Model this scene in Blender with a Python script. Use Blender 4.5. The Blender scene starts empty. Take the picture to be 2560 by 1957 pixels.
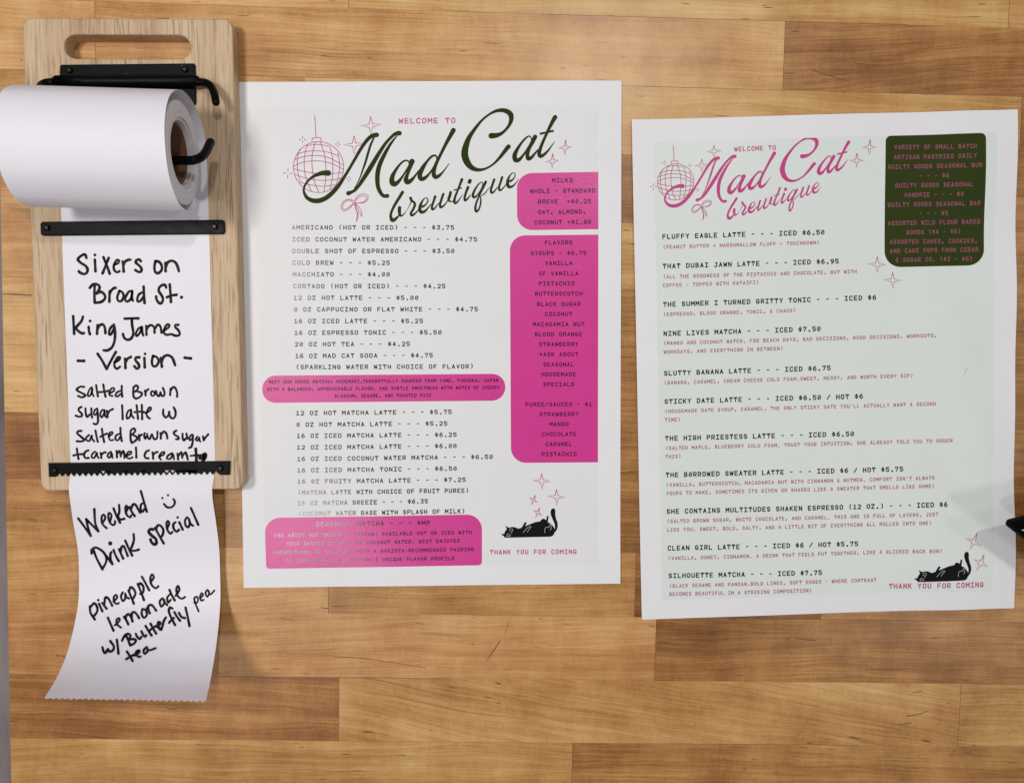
import bpy, math, random
import numpy as np
from mathutils import Matrix, Vector
from mathutils.geometry import tessellate_polygon

sc = bpy.context.scene
COL = sc.collection
random.seed(7)
rng = np.random.default_rng(11)

# ------------------------------------------------------------------ camera, world, lamps, exposure
CAM_H = 0.47866                    # metres above the table top
FOC = 2136.0                       # focal length in photograph pixels (2560 wide)
TA, TB = -0.0641, -0.0232          # small tilts of the hand-held camera
_ca, _sa, _cb, _sb = math.cos(TA), math.sin(TA), math.cos(TB), math.sin(TB)
ROT = np.array([[1, 0, 0], [0, _ca, -_sa], [0, _sa, _ca]]) @ np.array([[_cb, 0, _sb], [0, 1, 0], [-_sb, 0, _cb]])
cam = bpy.data.cameras.new('camera')
cam.sensor_width = 36.0
cam.lens = FOC * 36.0 / 2560.0
cam.clip_start = 0.01
cam.clip_end = 50
cam_o = bpy.data.objects.new('camera', cam)
COL.objects.link(cam_o)
M4 = Matrix([list(r) + [0] for r in ROT.tolist()] + [[0, 0, 0, 1]])
M4.translation = Vector((0, 0, CAM_H))
cam_o.matrix_world = M4
sc.camera = cam_o

world = bpy.data.worlds.new('World')
sc.world = world
world.use_nodes = True
bg = world.node_tree.nodes['Background']
bg.inputs[0].default_value = (0.95, 0.97, 1.0, 1)
bg.inputs[1].default_value = 0.17

def lamp(name, loc, power, size, color=(1, 0.97, 0.93)):
    l = bpy.data.lights.new(name, 'AREA')
    l.shape = 'DISK'
    l.size = size
    l.energy = power
    l.color = color
    o = bpy.data.objects.new(name, l)
    COL.objects.link(o)
    o.location = loc
    d = Vector((0, 0, 0)) - Vector(loc)
    o.rotation_euler = d.to_track_quat('-Z', 'Y').to_euler()
    return o
lamp('ceiling_lamp', (0.28, 0.70, 1.75), 7.0, 0.10)
lamp('ceiling_lamp', (-0.50, 0.14, 1.10), 5.7, 0.22, (1, 0.965, 0.93))
lamp('ceiling_lamp', (1.05, -0.52, 1.70), 3.3, 0.26)
lamp('ceiling_lamp', (1.12, 0.18, 1.70), 1.8, 0.12)
lamp('ceiling_lamp', (-0.55, -0.51, 1.80), 4.4, 0.14)

sc.view_settings.view_transform = 'Standard'
sc.view_settings.look = 'None'
sc.view_settings.exposure = 0.0
sc.view_settings.gamma = 1.0
sc.cycles.use_denoising = True
sc.cycles.max_bounces = 6

# ------------------------------------------------------------------ helpers
def U(px, py, z=0.0):
    """point on the plane at height z seen at a photograph position; arrays allowed"""
    px = np.asarray(px, float); py = np.asarray(py, float); z = np.asarray(z, float)
    d0 = px - 1280.0; d1 = -(py - 978.5)
    dx = ROT[0, 0] * d0 + ROT[0, 1] * d1 - ROT[0, 2] * FOC
    dy = ROT[1, 0] * d0 + ROT[1, 1] * d1 - ROT[1, 2] * FOC
    dz = ROT[2, 0] * d0 + ROT[2, 1] * d1 - ROT[2, 2] * FOC
    t = (z - CAM_H) / dz
    return np.stack([dx * t, dy * t, z + 0 * px], axis=-1)

def tag(o, label, cat, group=None, kind=None):
    if label: o['label'] = label
    if cat: o['category'] = cat
    if group: o['group'] = group
    if kind: o['kind'] = kind
    return o

def empty(name, loc):
    o = bpy.data.objects.new(name, None)
    o.location = loc
    o.empty_display_size = 0.02
    COL.objects.link(o)
    return o

def origin_of(o):
    v = Vector((0, 0, 0))
    while o is not None:
        v += o.location
        o = o.parent
    return v

def mesh_obj(name, verts, faces, mat, parent=None, smooth=False):
    verts = np.asarray(verts, float)
    if parent is not None:
        verts = verts - np.array(origin_of(parent))
    me = bpy.data.meshes.new(name)
    me.from_pydata(verts.tolist(), [], [list(f) for f in faces])
    if smooth:
        me.polygons.foreach_set('use_smooth', [True] * len(me.polygons))
    me.materials.append(mat)
    me.update()
    o = bpy.data.objects.new(name, me)
    COL.objects.link(o)
    if parent is not None: o.parent = parent
    return o

def catmull(pts, n=6):
    p = np.asarray(pts, float)
    if len(p) < 3: 
        return np.array([p[0] + (p[-1] - p[0]) * k / 2 for k in range(3)]) if len(p) == 2 else p
    q = np.vstack([2 * p[0] - p[1], p, 2 * p[-1] - p[-2]])
    out = []
    for i in range(1, len(q) - 2):
        for k in range(n):
            t = k / n
            a, b, c, d = q[i - 1], q[i], q[i + 1], q[i + 2]
            out.append(0.5 * (2 * b + (c - a) * t + (2 * a - 5 * b + 4 * c - d) * t * t + (3 * b - a - 3 * c + d) * t ** 3))
    out.append(p[-1])
    return np.array(out)

class Ink:
    """flat marks collected in photograph coordinates, laid on a surface when built"""
    def __init__(s): s.v = []; s.f = []; s.lift = []; s.k = 0
    def _add(s, pts, faces):
        b = len(s.v)
        s.v += [tuple(p) for p in pts]
        s.lift += [(s.k % 7) * 3e-6] * len(pts)
        s.f += [[b + i for i in f] for f in faces]
    def ribbon(s, pts, caps=True):
        p = np.asarray(pts, float)
        xy = p[:, :2]; w = np.maximum(p[:, 2], 0.25) / 2
        if len(p) == 1 or np.abs(xy - xy[0]).max() < 1e-6:
            s.disc(xy[0][0], xy[0][1], w[0]); return
        seg = np.diff(xy, axis=0); L = np.linalg.norm(seg, axis=1)
        keep = np.concatenate([[True], L > 1e-6]); xy = xy[keep]; w = w[keep]
        seg = np.diff(xy, axis=0); seg /= np.linalg.norm(seg, axis=1)[:, None]
        nr = np.stack([-seg[:, 1], seg[:, 0]], 1)
        n = np.vstack([nr[:1], nr[:-1] + nr[1:], nr[-1:]])
        ln = np.linalg.norm(n, axis=1)
        ln[ln < 1e-6] = 1
        n = n / ln[:, None]
        for i in range(1, len(xy) - 1):
            c = max(0.62, float(np.dot(n[i], nr[i])))
            n[i] /= c
        a = xy + n * w[:, None]; b = xy - n * w[:, None]
        m = len(xy)
        pts2 = np.empty((2 * m, 2)); pts2[0::2] = a; pts2[1::2] = b
        s.k += 1
        s._add(pts2, [[2 * i, 2 * i + 1, 2 * i + 3, 2 * i + 2] for i in range(m - 1)])
        if caps:
            for e, d in ((0, -seg[0]), (m - 1, seg[-1])):
                if w[e] < 0.8: continue
                ang = math.atan2(d[1], d[0])
                arc = [xy[e] + w[e] * np.array([math.cos(ang + t), math.sin(ang + t)]) for t in np.linspace(-math.pi / 2, math.pi / 2, 8)]
                s._add(arc, [list(range(8))])
    def disc(s, x, y, r, n=14):
        s.k += 1
        s._add([(x + r * math.cos(t), y + r * math.sin(t)) for t in np.linspace(0, 2 * math.pi, n, endpoint=False)], [list(range(n))])
    def poly(s, pts):
        s.k += 1
        tri = tessellate_polygon([[Vector((x, y, 0)) for x, y in pts]])
        st = [tuple(np.array(pts[i], float) for i in t) for t in tri]
        while st:                                  # small faces, so that the patch follows the sheet
            a, b, c = st.pop()
            e = [np.linalg.norm(b - a), np.linalg.norm(c - b), np.linalg.norm(a - c)]
            k = int(np.argmax(e))
            if e[k] > 9:
                a, b, c = [(a, b, c), (b, c, a), (c, a, b)][k]
                m_ = (a + b) / 2
                st += [(a, m_, c), (m_, b, c)]
            else: s._add([a, b, c], [[0, 1, 2]])
    def curve(s, pts, w, cr, n=6):
        """pts in enlarged-crop coordinates, cr = (x0, y0, scale)"""
        q = np.array([(cr[0] + x * cr[2], cr[1] + y * cr[2], ww * cr[2]) for x, y, ww in [(t[0], t[1], t[2] if len(t) > 2 else w) for t in pts]])
        s.ribbon(catmull(q, n))
    def build(s, name, surf, mat, parent, lift):
        v = np.array(s.v); P = surf(v[:, 0], v[:, 1], lift + np.array(s.lift))
        # every face upwards
        fs = []
        for f in s.f:
            a = 0.0
            for i in range(len(f)):
                p, q = P[f[i]], P[f[(i + 1) % len(f)]]
                a += p[0] * q[1] - q[0] * p[1]
            fs.append(f if a >= 0 else f[::-1])
        return mesh_obj(name, P, fs, mat, parent)

def panel_grid(quad, rad):
    """rounded four-cornered patch (photograph coordinates): rows of points following the corner radii"""
    TL, TR, BR, BL = [np.array(q, float) for q in quad]
    H = (np.linalg.norm(BL - TL) + np.linalg.norm(BR - TR)) / 2
    W = (np.linalg.norm(TR - TL) + np.linalg.norm(BR - BL)) / 2
    nu, nv = max(10, int(W / 11)), max(10, int(H / 11))
    rmax_t = max(rad[0], rad[1]); rmax_b = max(rad[2], rad[3])
    vs = set(np.linspace(0, 1, nv).tolist())
    for k in range(9):
        a = math.pi / 2 * k / 8
        if rmax_t: vs.add(rmax_t * (1 - math.cos(a)) / H)
        if rmax_b: vs.add(1 - rmax_b * (1 - math.cos(a)) / H)
    vs = sorted(vs)
    rows = []
    for v in vs:
        def inset(rt, rb):
            y = v * H
            if rt and y < rt: return rt - math.sqrt(max(0, rt * rt - (rt - y) ** 2))
            if rb and H - y < rb: return rb - math.sqrt(max(0, rb * rb - (rb - (H - y)) ** 2))
            return 0.0
        l = inset(rad[0], rad[3]) / W; r = 1 - inset(rad[1], rad[2]) / W
        A = TL + (BL - TL) * v; B = TR + (BR - TR) * v
        rows.append([A + (B - A) * (l + (r - l) * k / nu) for k in range(nu + 1)])
    return np.array(rows)

def panel(name, quad, rad, surf, mat, parent, lift):
    g = panel_grid(quad, rad)
    nv, nu, _ = g.shape
    P = surf(g[:, :, 0].ravel(), g[:, :, 1].ravel(), lift)
    f = [[(j + 1) * nu + i, (j + 1) * nu + i + 1, j * nu + i + 1, j * nu + i] for j in range(nv - 1) for i in range(nu - 1)]
    return mesh_obj(name, P, f, mat, parent)

def plate(name, loops, z0, z1, bev, mat, parent, res=2):
    """a flat solid cut from outlines (world x, y; further loops are holes) with rounded edges"""
    cu = bpy.data.curves.new(name, 'CURVE')
    cu.dimensions = '2D'; cu.fill_mode = 'BOTH'
    for lp in loops:
        sp = cu.splines.new('POLY')
        sp.points.add(len(lp) - 1)
        for i, (x, y) in enumerate(lp): sp.points[i].co = (x, y, 0, 1)
        sp.use_cyclic_u = True
    cu.extrude = (z1 - z0) / 2 - bev
    cu.bevel_depth = bev; cu.bevel_resolution = res; cu.offset = -bev
    tmp = bpy.data.objects.new(name, cu)
    COL.objects.link(tmp)
    dg = bpy.context.evaluated_depsgraph_get()
    me = bpy.data.meshes.new_from_object(tmp.evaluated_get(dg))
    bpy.data.objects.remove(tmp)
    me.name = name
    off = origin_of(parent) if parent is not None else Vector((0, 0, 0))
    for v in me.vertices:
        v.co = (v.co.x - off.x, v.co.y - off.y, v.co.z + (z0 + z1) / 2 - off.z)
    me.materials.clear(); me.materials.append(mat)
    o = bpy.data.objects.new(name, me)
    COL.objects.link(o)
    if parent is not None: o.parent = parent
    return o

def rounded(quad, r, n=6):
    """rounded outline from four world corners"""
    out = []
    q = [np.array(p[:2], float) for p in quad]
    for i in range(4):
        p, a, b = q[i], q[i - 1], q[(i + 1) % 4]
        da = (a - p) / np.linalg.norm(a - p); db = (b - p) / np.linalg.norm(b - p)
        s, e, c = p + da * r, p + db * r, p + (da + db) * r
        a0 = math.atan2(*(s - c)[::-1]); a1 = math.atan2(*(e - c)[::-1])
        d = (a1 - a0 + math.pi) % (2 * math.pi) - math.pi
        out += [tuple(c + r * np.array([math.cos(a0 + d * k / n), math.sin(a0 + d * k / n)])) for k in range(n + 1)]
    return out

def tube(path, r, n=14, per=5):
    p = catmull(path, per)
    vs, fs = [], []
    up = np.array([0.13, 0.31, 1.0])
    for i in range(len(p)):
        t = p[min(i + 1, len(p) - 1)] - p[max(i - 1, 0)]
        t /= np.linalg.norm(t)
        a = np.cross(t, up); a /= np.linalg.norm(a); b = np.cross(t, a)
        vs += [p[i] + r * (a * math.cos(k * 2 * math.pi / n) + b * math.sin(k * 2 * math.pi / n)) for k in range(n)]
        if i: fs += [[(i - 1) * n + k, (i - 1) * n + (k + 1) % n, i * n + (k + 1) % n, i * n + k] for k in range(n)]
    # domed ends
    for e, sgn in ((0, -1), (len(p) - 1, 1)):
        t = p[1] - p[0] if e == 0 else p[-1] - p[-2]
        t /= np.linalg.norm(t)
        ring0 = [e * n + k for k in range(n)]
        for s_, h in ((0.72, 0.55), (0.3, 0.8)):
            base = len(vs)
            for k in range(n):
                vs.append(p[e] + (np.array(vs[e * n + k]) - p[e]) * s_ + t * sgn * r * h)
            ring = list(range(base, base + n))
            fs += [[ring0[k], ring0[(k + 1) % n], ring[(k + 1) % n], ring[k]] for k in range(n)]
            ring0 = ring
        fs.append(ring0)
    return np.array(vs), fs

# ------------------------------------------------------------------ materials
def mat(name, col=(0.8, 0.8, 0.8), rough=0.5, metal=0.0, spec=0.5):
    m = bpy.data.materials.new(name)
    m.use_nodes = True
    b = m.node_tree.nodes['Principled BSDF']
    b.inputs['Base Color'].default_value = (*col, 1)
    b.inputs['Roughness'].default_value = rough
    b.inputs['Metallic'].default_value = metal
    b.inputs['Specular IOR Level'].default_value = spec
    return m

class NT:
    def __init__(s, m): s.t = m.node_tree; s.b = s.t.nodes['Principled BSDF']
    def n(s, typ, **kw):
        x = s.t.nodes.new(typ)
        for k, v in kw.items(): setattr(x, k, v)
        return x
    def l(s, a, b): s.t.links.new(a, b)
    def math(s, op, a, b=None, clamp=False):
        x = s.n('ShaderNodeMath', operation=op); x.use_clamp = clamp
        for i, v in enumerate((a, b)):
            if v is None: continue
            if isinstance(v, (int, float)): x.inputs[i].default_value = v
            else: s.l(v, x.inputs[i])
        return x.outputs[0]
    def mix(s, fac, a, b, blend='MIX'):
        x = s.n('ShaderNodeMix', data_type='RGBA', blend_type=blend)
        for sock, v in ((x.inputs[0], fac), (x.inputs[6], a), (x.inputs[7], b)):
            if isinstance(v, (int, float)): sock.default_value = v
            elif isinstance(v, tuple): sock.default_value = (*v, 1)
            else: s.l(v, sock)
        return x.outputs[2]
    def noise(s, vec, scale, detail=3, rough=0.5, dist=0.0, w=None):
        x = s.n('ShaderNodeTexNoise')
        if w is not None:
            x.noise_dimensions = '4D'
            if isinstance(w, (int, float)): x.inputs['W'].default_value = w
            else: s.l(w, x.inputs['W'])
        x.inputs['Scale'].default_value = scale; x.inputs['Detail'].default_value = detail
        x.inputs['Roughness'].default_value = rough; x.inputs['Distortion'].default_value = dist
        s.l(vec, x.inputs['Vector'])
        return x.outputs['Fac']
    def ramp(s, fac, stops):
        x = s.n('ShaderNodeValToRGB')
        e = x.color_ramp.elements
        while len(e) < len(stops): e.new(0.5)
        for i, (p, c) in enumerate(stops):
            e[i].position = p; e[i].color = (*(c if isinstance(c, tuple) else (c, c, c)), 1)
        s.l(fac, x.inputs[0])
        return x.outputs[0]
    def scale(s, vec, sx, sy, sz=1.0, rz=None):
        x = s.n('ShaderNodeMapping')
        x.inputs['Scale'].default_value = (sx, sy, sz)
        s.l(vec, x.inputs['Vector'])
        return x.outputs[0]

def paper_mat(name, col, mott=0.03, rough=0.55, spec=0.35):
    m = mat(name, col, rough, 0, spec); t = NT(m)
    geo = t.n('ShaderNodeNewGeometry').outputs['Position']
    a = t.noise(geo, 35, 4, 0.6)
    b = t.noise(geo, 900, 2, 0.6)
    f = t.math('ADD', t.math('MULTIPLY', t.math('SUBTRACT', a, 0.5), mott * 1.6), t.math('MULTIPLY', t.math('SUBTRACT', b, 0.5), mott * 1.5))
    f = t.math('ADD', f, 1.0)
    v = t.n('ShaderNodeVectorMath', operation='SCALE')
    v.inputs[0].default_value = col
    t.l(f, v.inputs['Scale'])
    t.l(v.outputs[0], t.b.inputs['Base Color'])
    bp = t.n('ShaderNodeBump'); bp.inputs['Strength'].default_value = 0.25; bp.inputs['Distance'].default_value = 0.0002
    t.l(t.noise(geo, 700, 3, 0.6), bp.inputs['Height'])
    t.l(bp.outputs[0], t.b.inputs['Normal'])
    return m

M = {}
M['paper'] = paper_mat('white_paper', (0.80, 0.795, 0.83))
M['roll_paper'] = paper_mat('till_roll_paper', (0.80, 0.775, 0.84), 0.02, 0.5)
M['grey_print'] = paper_mat('pale_grey_print', (0.765, 0.768, 0.785), 0.03, 0.5)
M['mint_print'] = paper_mat('mint_print', (0.72, 0.768, 0.75), 0.035, 0.38, 0.35)
M['pink_print'] = paper_mat('pink_print', (0.64, 0.035, 0.28), 0.10, 0.30, 0.5)
M['green_print'] = paper_mat('dark_green_print', (0.031, 0.045, 0.007), 0.12, 0.5, 0.08)
M['ink'] = mat('black_toner', (0.007, 0.007, 0.009), 0.5, 0, 0.06)
M['gloss_ink'] = mat('shiny_black_toner', (0.009, 0.009, 0.011), 0.20, 0, 0.45)
M['dark_pink_ink'] = mat('black_toner_on_pink', (0.04, 0.005, 0.018), 0.21, 0, 0.5)
M['green_ink'] = mat('dark_green_toner', (0.022, 0.038, 0.004), 0.5, 0, 0.07)
M['pink_ink'] = mat('pink_toner', (0.50, 0.065, 0.22), 0.45, 0, 0.4)
M['logo_pink'] = mat('magenta_toner', (0.52, 0.035, 0.23), 0.45, 0, 0.4)
M['dull_pink'] = mat('dusty_pink_toner', (0.42, 0.11, 0.20), 0.5, 0, 0.3)
M['box_pink'] = mat('dim_pink_on_green', (0.30, 0.075, 0.14), 0.5, 0, 0.2)
M['line_pink'] = mat('thin_pink_line', (0.48, 0.075, 0.22), 0.5, 0, 0.3)
M['marker'] = mat('black_marker_ink', (0.007, 0.006, 0.008), 0.55, 0, 0.08)
M['white_line'] = mat('white_line', (0.45, 0.45, 0.46), 0.5)
M['black_metal'] = mat('black_powder_coated_metal', (0.0025, 0.0025, 0.003), 0.36, 0.0, 0.09)
M['bare_edge'] = mat('worn_cutter_edge', (0.04, 0.04, 0.04), 0.35, 0.5)
M['card'] = mat('brown_cardboard', (0.17, 0.080, 0.034), 0.8)
M['device'] = mat('matte_black_plastic', (0.002, 0.002, 0.002), 0.6, 0, 0.03)
M['stain'] = mat('olive_stain', (0.60, 0.62, 0.50), 0.5)
M['chip'] = mat('white_chip', (0.7, 0.7, 0.7), 0.5)

t = NT(M['black_metal'])
g = t.n('ShaderNodeNewGeometry').outputs['Position']
bp = t.n('ShaderNodeBump'); bp.inputs['Strength'].default_value = 0.35; bp.inputs['Distance'].default_value = 0.0002
t.l(t.noise(g, 1400, 2, 0.6), bp.inputs['Height']); t.l(bp.outputs[0], t.b.inputs['Normal'])

dust = t.ramp(t.noise(g, 620, 1, 0.4), [(0.80, 0.0), (0.83, 1.0)])
t.l(t.mix(dust, (0.0025, 0.0025, 0.003), (0.10, 0.10, 0.10)), t.b.inputs['Base Color'])
t.l(t.math('ADD', 0.28, t.math('MULTIPLY', t.noise(g, 160, 4, 0.7), 0.22)), t.b.inputs['Roughness'])
t = NT(M['marker'])
g2 = t.n('ShaderNodeNewGeometry').outputs['Position']
t.l(t.ramp(t.noise(g2, 260, 3, 0.6), [(0.4, (0.005, 0.0045, 0.006)), (0.68, (0.028, 0.026, 0.030))]), t.b.inputs['Base Color'])

# end grain of the wound roll: fine rings round the axis
M['roll_end'] = mat('wound_paper_edge', (0.7, 0.68, 0.72), 0.7)

# maple butcher block: every stave has its own tone, tint, seed and grain slope (corner attribute)
m = M['block'] = mat('maple_butcher_block', (0.5, 0.3, 0.15), 0.42, 0, 0.4)
t = NT(m)
at = t.n('ShaderNodeAttribute', attribute_name='stave')
sp = t.n('ShaderNodeSeparateColor'); t.l(at.outputs['Color'], sp.inputs[0])
tone, tint, seed = sp.outputs[0], sp.outputs[1], sp.outputs[2]
alpha = at.outputs['Alpha']
uv = t.n('ShaderNodeUVMap', uv_map='grain').outputs[0]
sx = t.n('ShaderNodeSeparateXYZ'); t.l(uv, sx.inputs[0])
u_, v_ = sx.outputs[0], sx.outputs[1]
slope = t.math('MULTIPLY', t.math('SUBTRACT', alpha, 0.5), 0.9)
v2 = t.math('ADD', v_, t.math('MULTIPLY', u_, slope))
sd = t.math('MULTIPLY', seed, 37.0)
cb = t.n('ShaderNodeCombineXYZ'); t.l(u_, cb.inputs[0]); t.l(v2, cb.inputs[1]); t.l(sd, cb.inputs[2])
vec = cb.outputs[0]
warp = t.noise(t.scale(vec, 7, 22), 1, 3, 0.5)
v3 = t.math('ADD', v2, t.math('MULTIPLY', warp, 0.016))
cb2 = t.n('ShaderNodeCombineXYZ'); t.l(u_, cb2.inputs[0]); t.l(v3, cb2.inputs[1]); t.l(sd, cb2.inputs[2])
vw = cb2.outputs[0]
rings = t.noise(t.scale(vw, 2.0, 150), 1, 3, 0.6)                 # growth lines
fine = t.noise(t.scale(vw, 28, 900), 1, 3, 0.65)                  # fibres
curl = t.noise(t.scale(vec, 300, 70), 1, 4, 0.65, 1.2, w=1.7)                 # silky cross figure
grit = t.noise(t.scale(vec, 900, 1500), 1, 2, 0.6, w=6.2)
broad = t.noise(t.scale(vec, 5, 11), 1, 2, 0.5, w=9.4)
fig = t.noise(t.scale(vec, 45, 30), 1, 4, 0.6)                   # cross figure
blot = t.noise(t.scale(vec, 14, 26), 1, 2, 0.5)
# base shade
sh = t.math('ADD', t.math('ADD', t.math('MULTIPLY', rings, 0.55), t.math('ADD', t.math('MULTIPLY', curl, 0.20), t.math('ADD', t.math('MULTIPLY', grit, 0.30), t.math('MULTIPLY', broad, 0.62)))), t.math('ADD', t.math('MULTIPLY', fine, 0.62), t.math('ADD', t.math('MULTIPLY', fig, 0.58), t.math('MULTIPLY', blot, 0.55))))
sh = t.math('ADD', t.math('SUBTRACT', sh, 1.66), t.math('MULTIPLY', t.math('SUBTRACT', tone, 0.49), 1.2))
sh = t.math('ADD', sh, 0.5, True)
c = t.ramp(sh, [(0.0, (0.155, 0.057, 0.015)), (0.3, (0.305, 0.136, 0.040)), (0.55, (0.475, 0.242, 0.085)), (0.8, (0.62, 0.366, 0.152)), (1.0, (0.71, 0.47, 0.235))])
pinkish = t.mix(1.0, c, (1.0, 0.90, 0.90), 'MULTIPLY')
yellowish = t.mix(1.0, c, (0.98, 1.02, 0.86), 'MULTIPLY')
c = t.mix(tint, yellowish, pinkish)
# thin dark growth lines and mineral flecks
lines = t.noise(t.scale(vw, 1.2, 95), 1, 2, 0.5, w=3.3)
lf = t.ramp(lines, [(0.485, 0.0), (0.5, 1.0), (0.515, 0.0)])
lmask = t.ramp(t.noise(t.scale(vec, 9, 20), 1, 2, 0.5, w=8.1), [(0.45, 0.0), (0.65, 1.0)])
c = t.mix(t.math('MULTIPLY', t.math('MULTIPLY', lf, lmask), 0.45), c, (0.20, 0.085, 0.032))
fl = t.ramp(t.noise(t.scale(vw, 80, 900), 1, 1, 0.4, w=5.5), [(0.73, 0.0), (0.775, 1.0)])
c = t.mix(t.math('MULTIPLY', fl, 0.75), c, (0.07, 0.028, 0.012))
t.l(c, t.b.inputs['Base Color'])
t.l(t.math('ADD', 0.24, t.math('MULTIPLY', fine, 0.20)), t.b.inputs['Roughness'])
bp = t.n('ShaderNodeBump'); bp.inputs['Strength'].default_value = 0.12; bp.inputs['Distance'].default_value = 0.0003
t.l(fine, bp.inputs['Height']); t.l(bp.outputs[0], t.b.inputs['Normal'])

# open-pored oak of the holder, grain along the length
m = M['oak'] = mat('pale_oak', (0.5, 0.38, 0.25), 0.6, 0, 0.3)
t = NT(m)
ob = t.n('ShaderNodeTexCoord').outputs['Object']
wv = t.noise(t.scale(ob, 30, 7, 30), 1, 3, 0.5)
sxx = t.n('ShaderNodeSeparateXYZ'); t.l(ob, sxx.inputs[0])
xx = t.math('ADD', sxx.outputs[0], t.math('MULTIPLY', wv, 0.010))
cb3 = t.n('ShaderNodeCombineXYZ'); t.l(xx, cb3.inputs[0]); t.l(sxx.outputs[1], cb3.inputs[1]); t.l(sxx.outputs[2], cb3.inputs[2])
ov = cb3.outputs[0]
band = t.noise(t.scale(ov, 60, 1.2, 60), 1, 3, 0.6)
fib = t.noise(t.scale(ov, 700, 18, 700), 1, 3, 0.65)
c = t.ramp(t.math('ADD', t.math('MULTIPLY', band, 0.75), t.math('MULTIPLY', fib, 0.35)), [(0.35, (0.39, 0.247, 0.140)), (0.52, (0.555, 0.393, 0.248)), (0.75, (0.65, 0.495, 0.335))])
por = t.ramp(t.noise(t.scale(ov, 880, 42, 880), 1, 2, 0.55, w=2.0), [(0.51, 0.0), (0.62, 1.0)])
pm = t.ramp(t.noise(t.scale(ov, 75, 1.5, 75), 1, 3, 0.6, w=4.0), [(0.40, 0.15), (0.60, 1.0)])
c = t.mix(t.math('MULTIPLY', t.math('MULTIPLY', por, pm), 0.62), c, (0.20, 0.12, 0.075))
t.l(c, t.b.inputs['Base Color'])
bp = t.n('ShaderNodeBump'); bp.inputs['Strength'].default_value = 0.35; bp.inputs['Distance'].default_value = 0.0003
t.l(t.math('SUBTRACT', 1.0, por), bp.inputs['Height']); t.l(bp.outputs[0], t.b.inputs['Normal'])

m = M['floor'] = mat('grey_mauve_floor', (0.3, 0.25, 0.25), 0.55)
t = NT(m)
ob = t.n('ShaderNodeTexCoord').outputs['Object']
f = t.noise(t.scale(ob, 18, 2.5), 1, 5, 0.65)
t.l(t.ramp(f, [(0.3, (0.30, 0.235, 0.235)), (0.5, (0.48, 0.40, 0.395)), (0.72, (0.62, 0.54, 0.53))]), t.b.inputs['Base Color'])

# ------------------------------------------------------------------ floor and butcher-block table
fl = mesh_obj('floor', [(-3, -3, -0.9), (3, -3, -0.9), (3, 3, -0.9), (-3, 3, -0.9)], [[0, 1, 2, 3]], M['floor'])
fl['kind'] = 'structure'

TH = -math.radians(1.05)
TX = np.array([math.cos(TH), math.sin(TH)]); TY = np.array([-math.sin(TH), math.cos(TH)])
PITCH = 0.0372
Y0 = 0.1762                              # first seam, in the table's own frame
def tx(px, py): return float(U(px, py)[:2] @ TX)
XL = (tx(3, 480) + tx(26.5, 1957)) / 2
XR = 0.95
# (seam above, joints as photograph x,y), staves between joints: (tone, tint, slope)
rows = {
 -1: ([(871, 5), (2522, 40)], [(.66, .55, .5), (.62, .25, .5), (.55, .5, .5)]),
 0: ([(238, 100), (1960, 140)], [(.60, .65, .56), (.60, .62, .5), (.36, .62, .42)]),
 1: ([(760, 300), (2555, 260)], [(.58, .45, .5), (.60, .30, .5), (.40, .5, .5)]),
 2: ([(520, 480), (1690, 480)], [(.50, .55, .5), (.22, .45, .5), (.34, .55, .5)]),
 3: ([(900, 650), (2300, 650)], [(.52, .65, .5), (.46, .35, .5), (.36, .5, .5)]),
 4: ([(420, 800), (1900, 800)], [(.62, .35, .5), (.44, .3, .5), (.30, .55, .5)]),
 5: ([(1100, 950), (2480, 950)], [(.66, .45, .5), (.44, .4, .54), (.42, .45, .5)]),
 6: ([(700, 1110), (1750, 1110)], [(.30, .9, .47), (.36, .45, .5), (.34, .5, .5)]),
 7: ([(560, 1280), (2100, 1280)], [(.50, .6, .5), (.34, .45, .5), (.22, .55, .5)]),
 8: ([(821, 1500), (1587, 1500), (2051, 1550)], [(.52, .6, .44), (.46, .38, .5), (.22, .6, .5), (.40, .35, .45)]),
 9: ([(545, 1630), (1638, 1640)], [(.52, .85, .5), (.56, .80, .47), (.34, .55, .5)]),
 10: ([(847, 1780), (2398, 1800)], [(.30, .75, .56), (.54, .50, .68), (.50, .30, .5)]),
 11: ([(1430, 1930)], [(.52, .28, .5), (.36, .45, .53)]),
}
for k in (-4, -3, -2, 12, 13, 14):
    rows[k] = ([(700 + (k * 523) % 900, 900)], [(.5, .5, .5), (.45, .4, .5)])
tv, tf, cols, uvg, uve = [], [], [], [], []
def W2(x, y, z): return (x * TX[0] + y * TY[0], x * TX[1] + y * TY[1], z)
yt, yb = None, None
for k in sorted(rows):
    joints, staves = rows[k]
    xs = [XL] + [tx(*j) for j in joints] + [XR]
    ya, yb_ = Y0 - PITCH * k, Y0 - PITCH * (k + 1)
    if yt is None: yt = ya
    yb = yb_
    for i, (tn, ti, sl) in enumerate(staves):
        b = len(tv)
        tv += [W2(xs[i], yb_, 0), W2(xs[i + 1], yb_, 0), W2(xs[i + 1], ya, 0), W2(xs[i], ya, 0)]
        tf.append([b, b + 1, b + 2, b + 3])
        sd = random.random()
        cols += [(tn, ti, sd, sl)] * 4
        ou, o2 = random.uniform(0, 5), random.uniform(0, 5)
        L_ = xs[i + 1] - xs[i]
        uvg += [(ou, o2), (ou + L_, o2), (ou + L_, o2 + PITCH), (ou, o2 + PITCH)]
        uve += [None]
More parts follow.
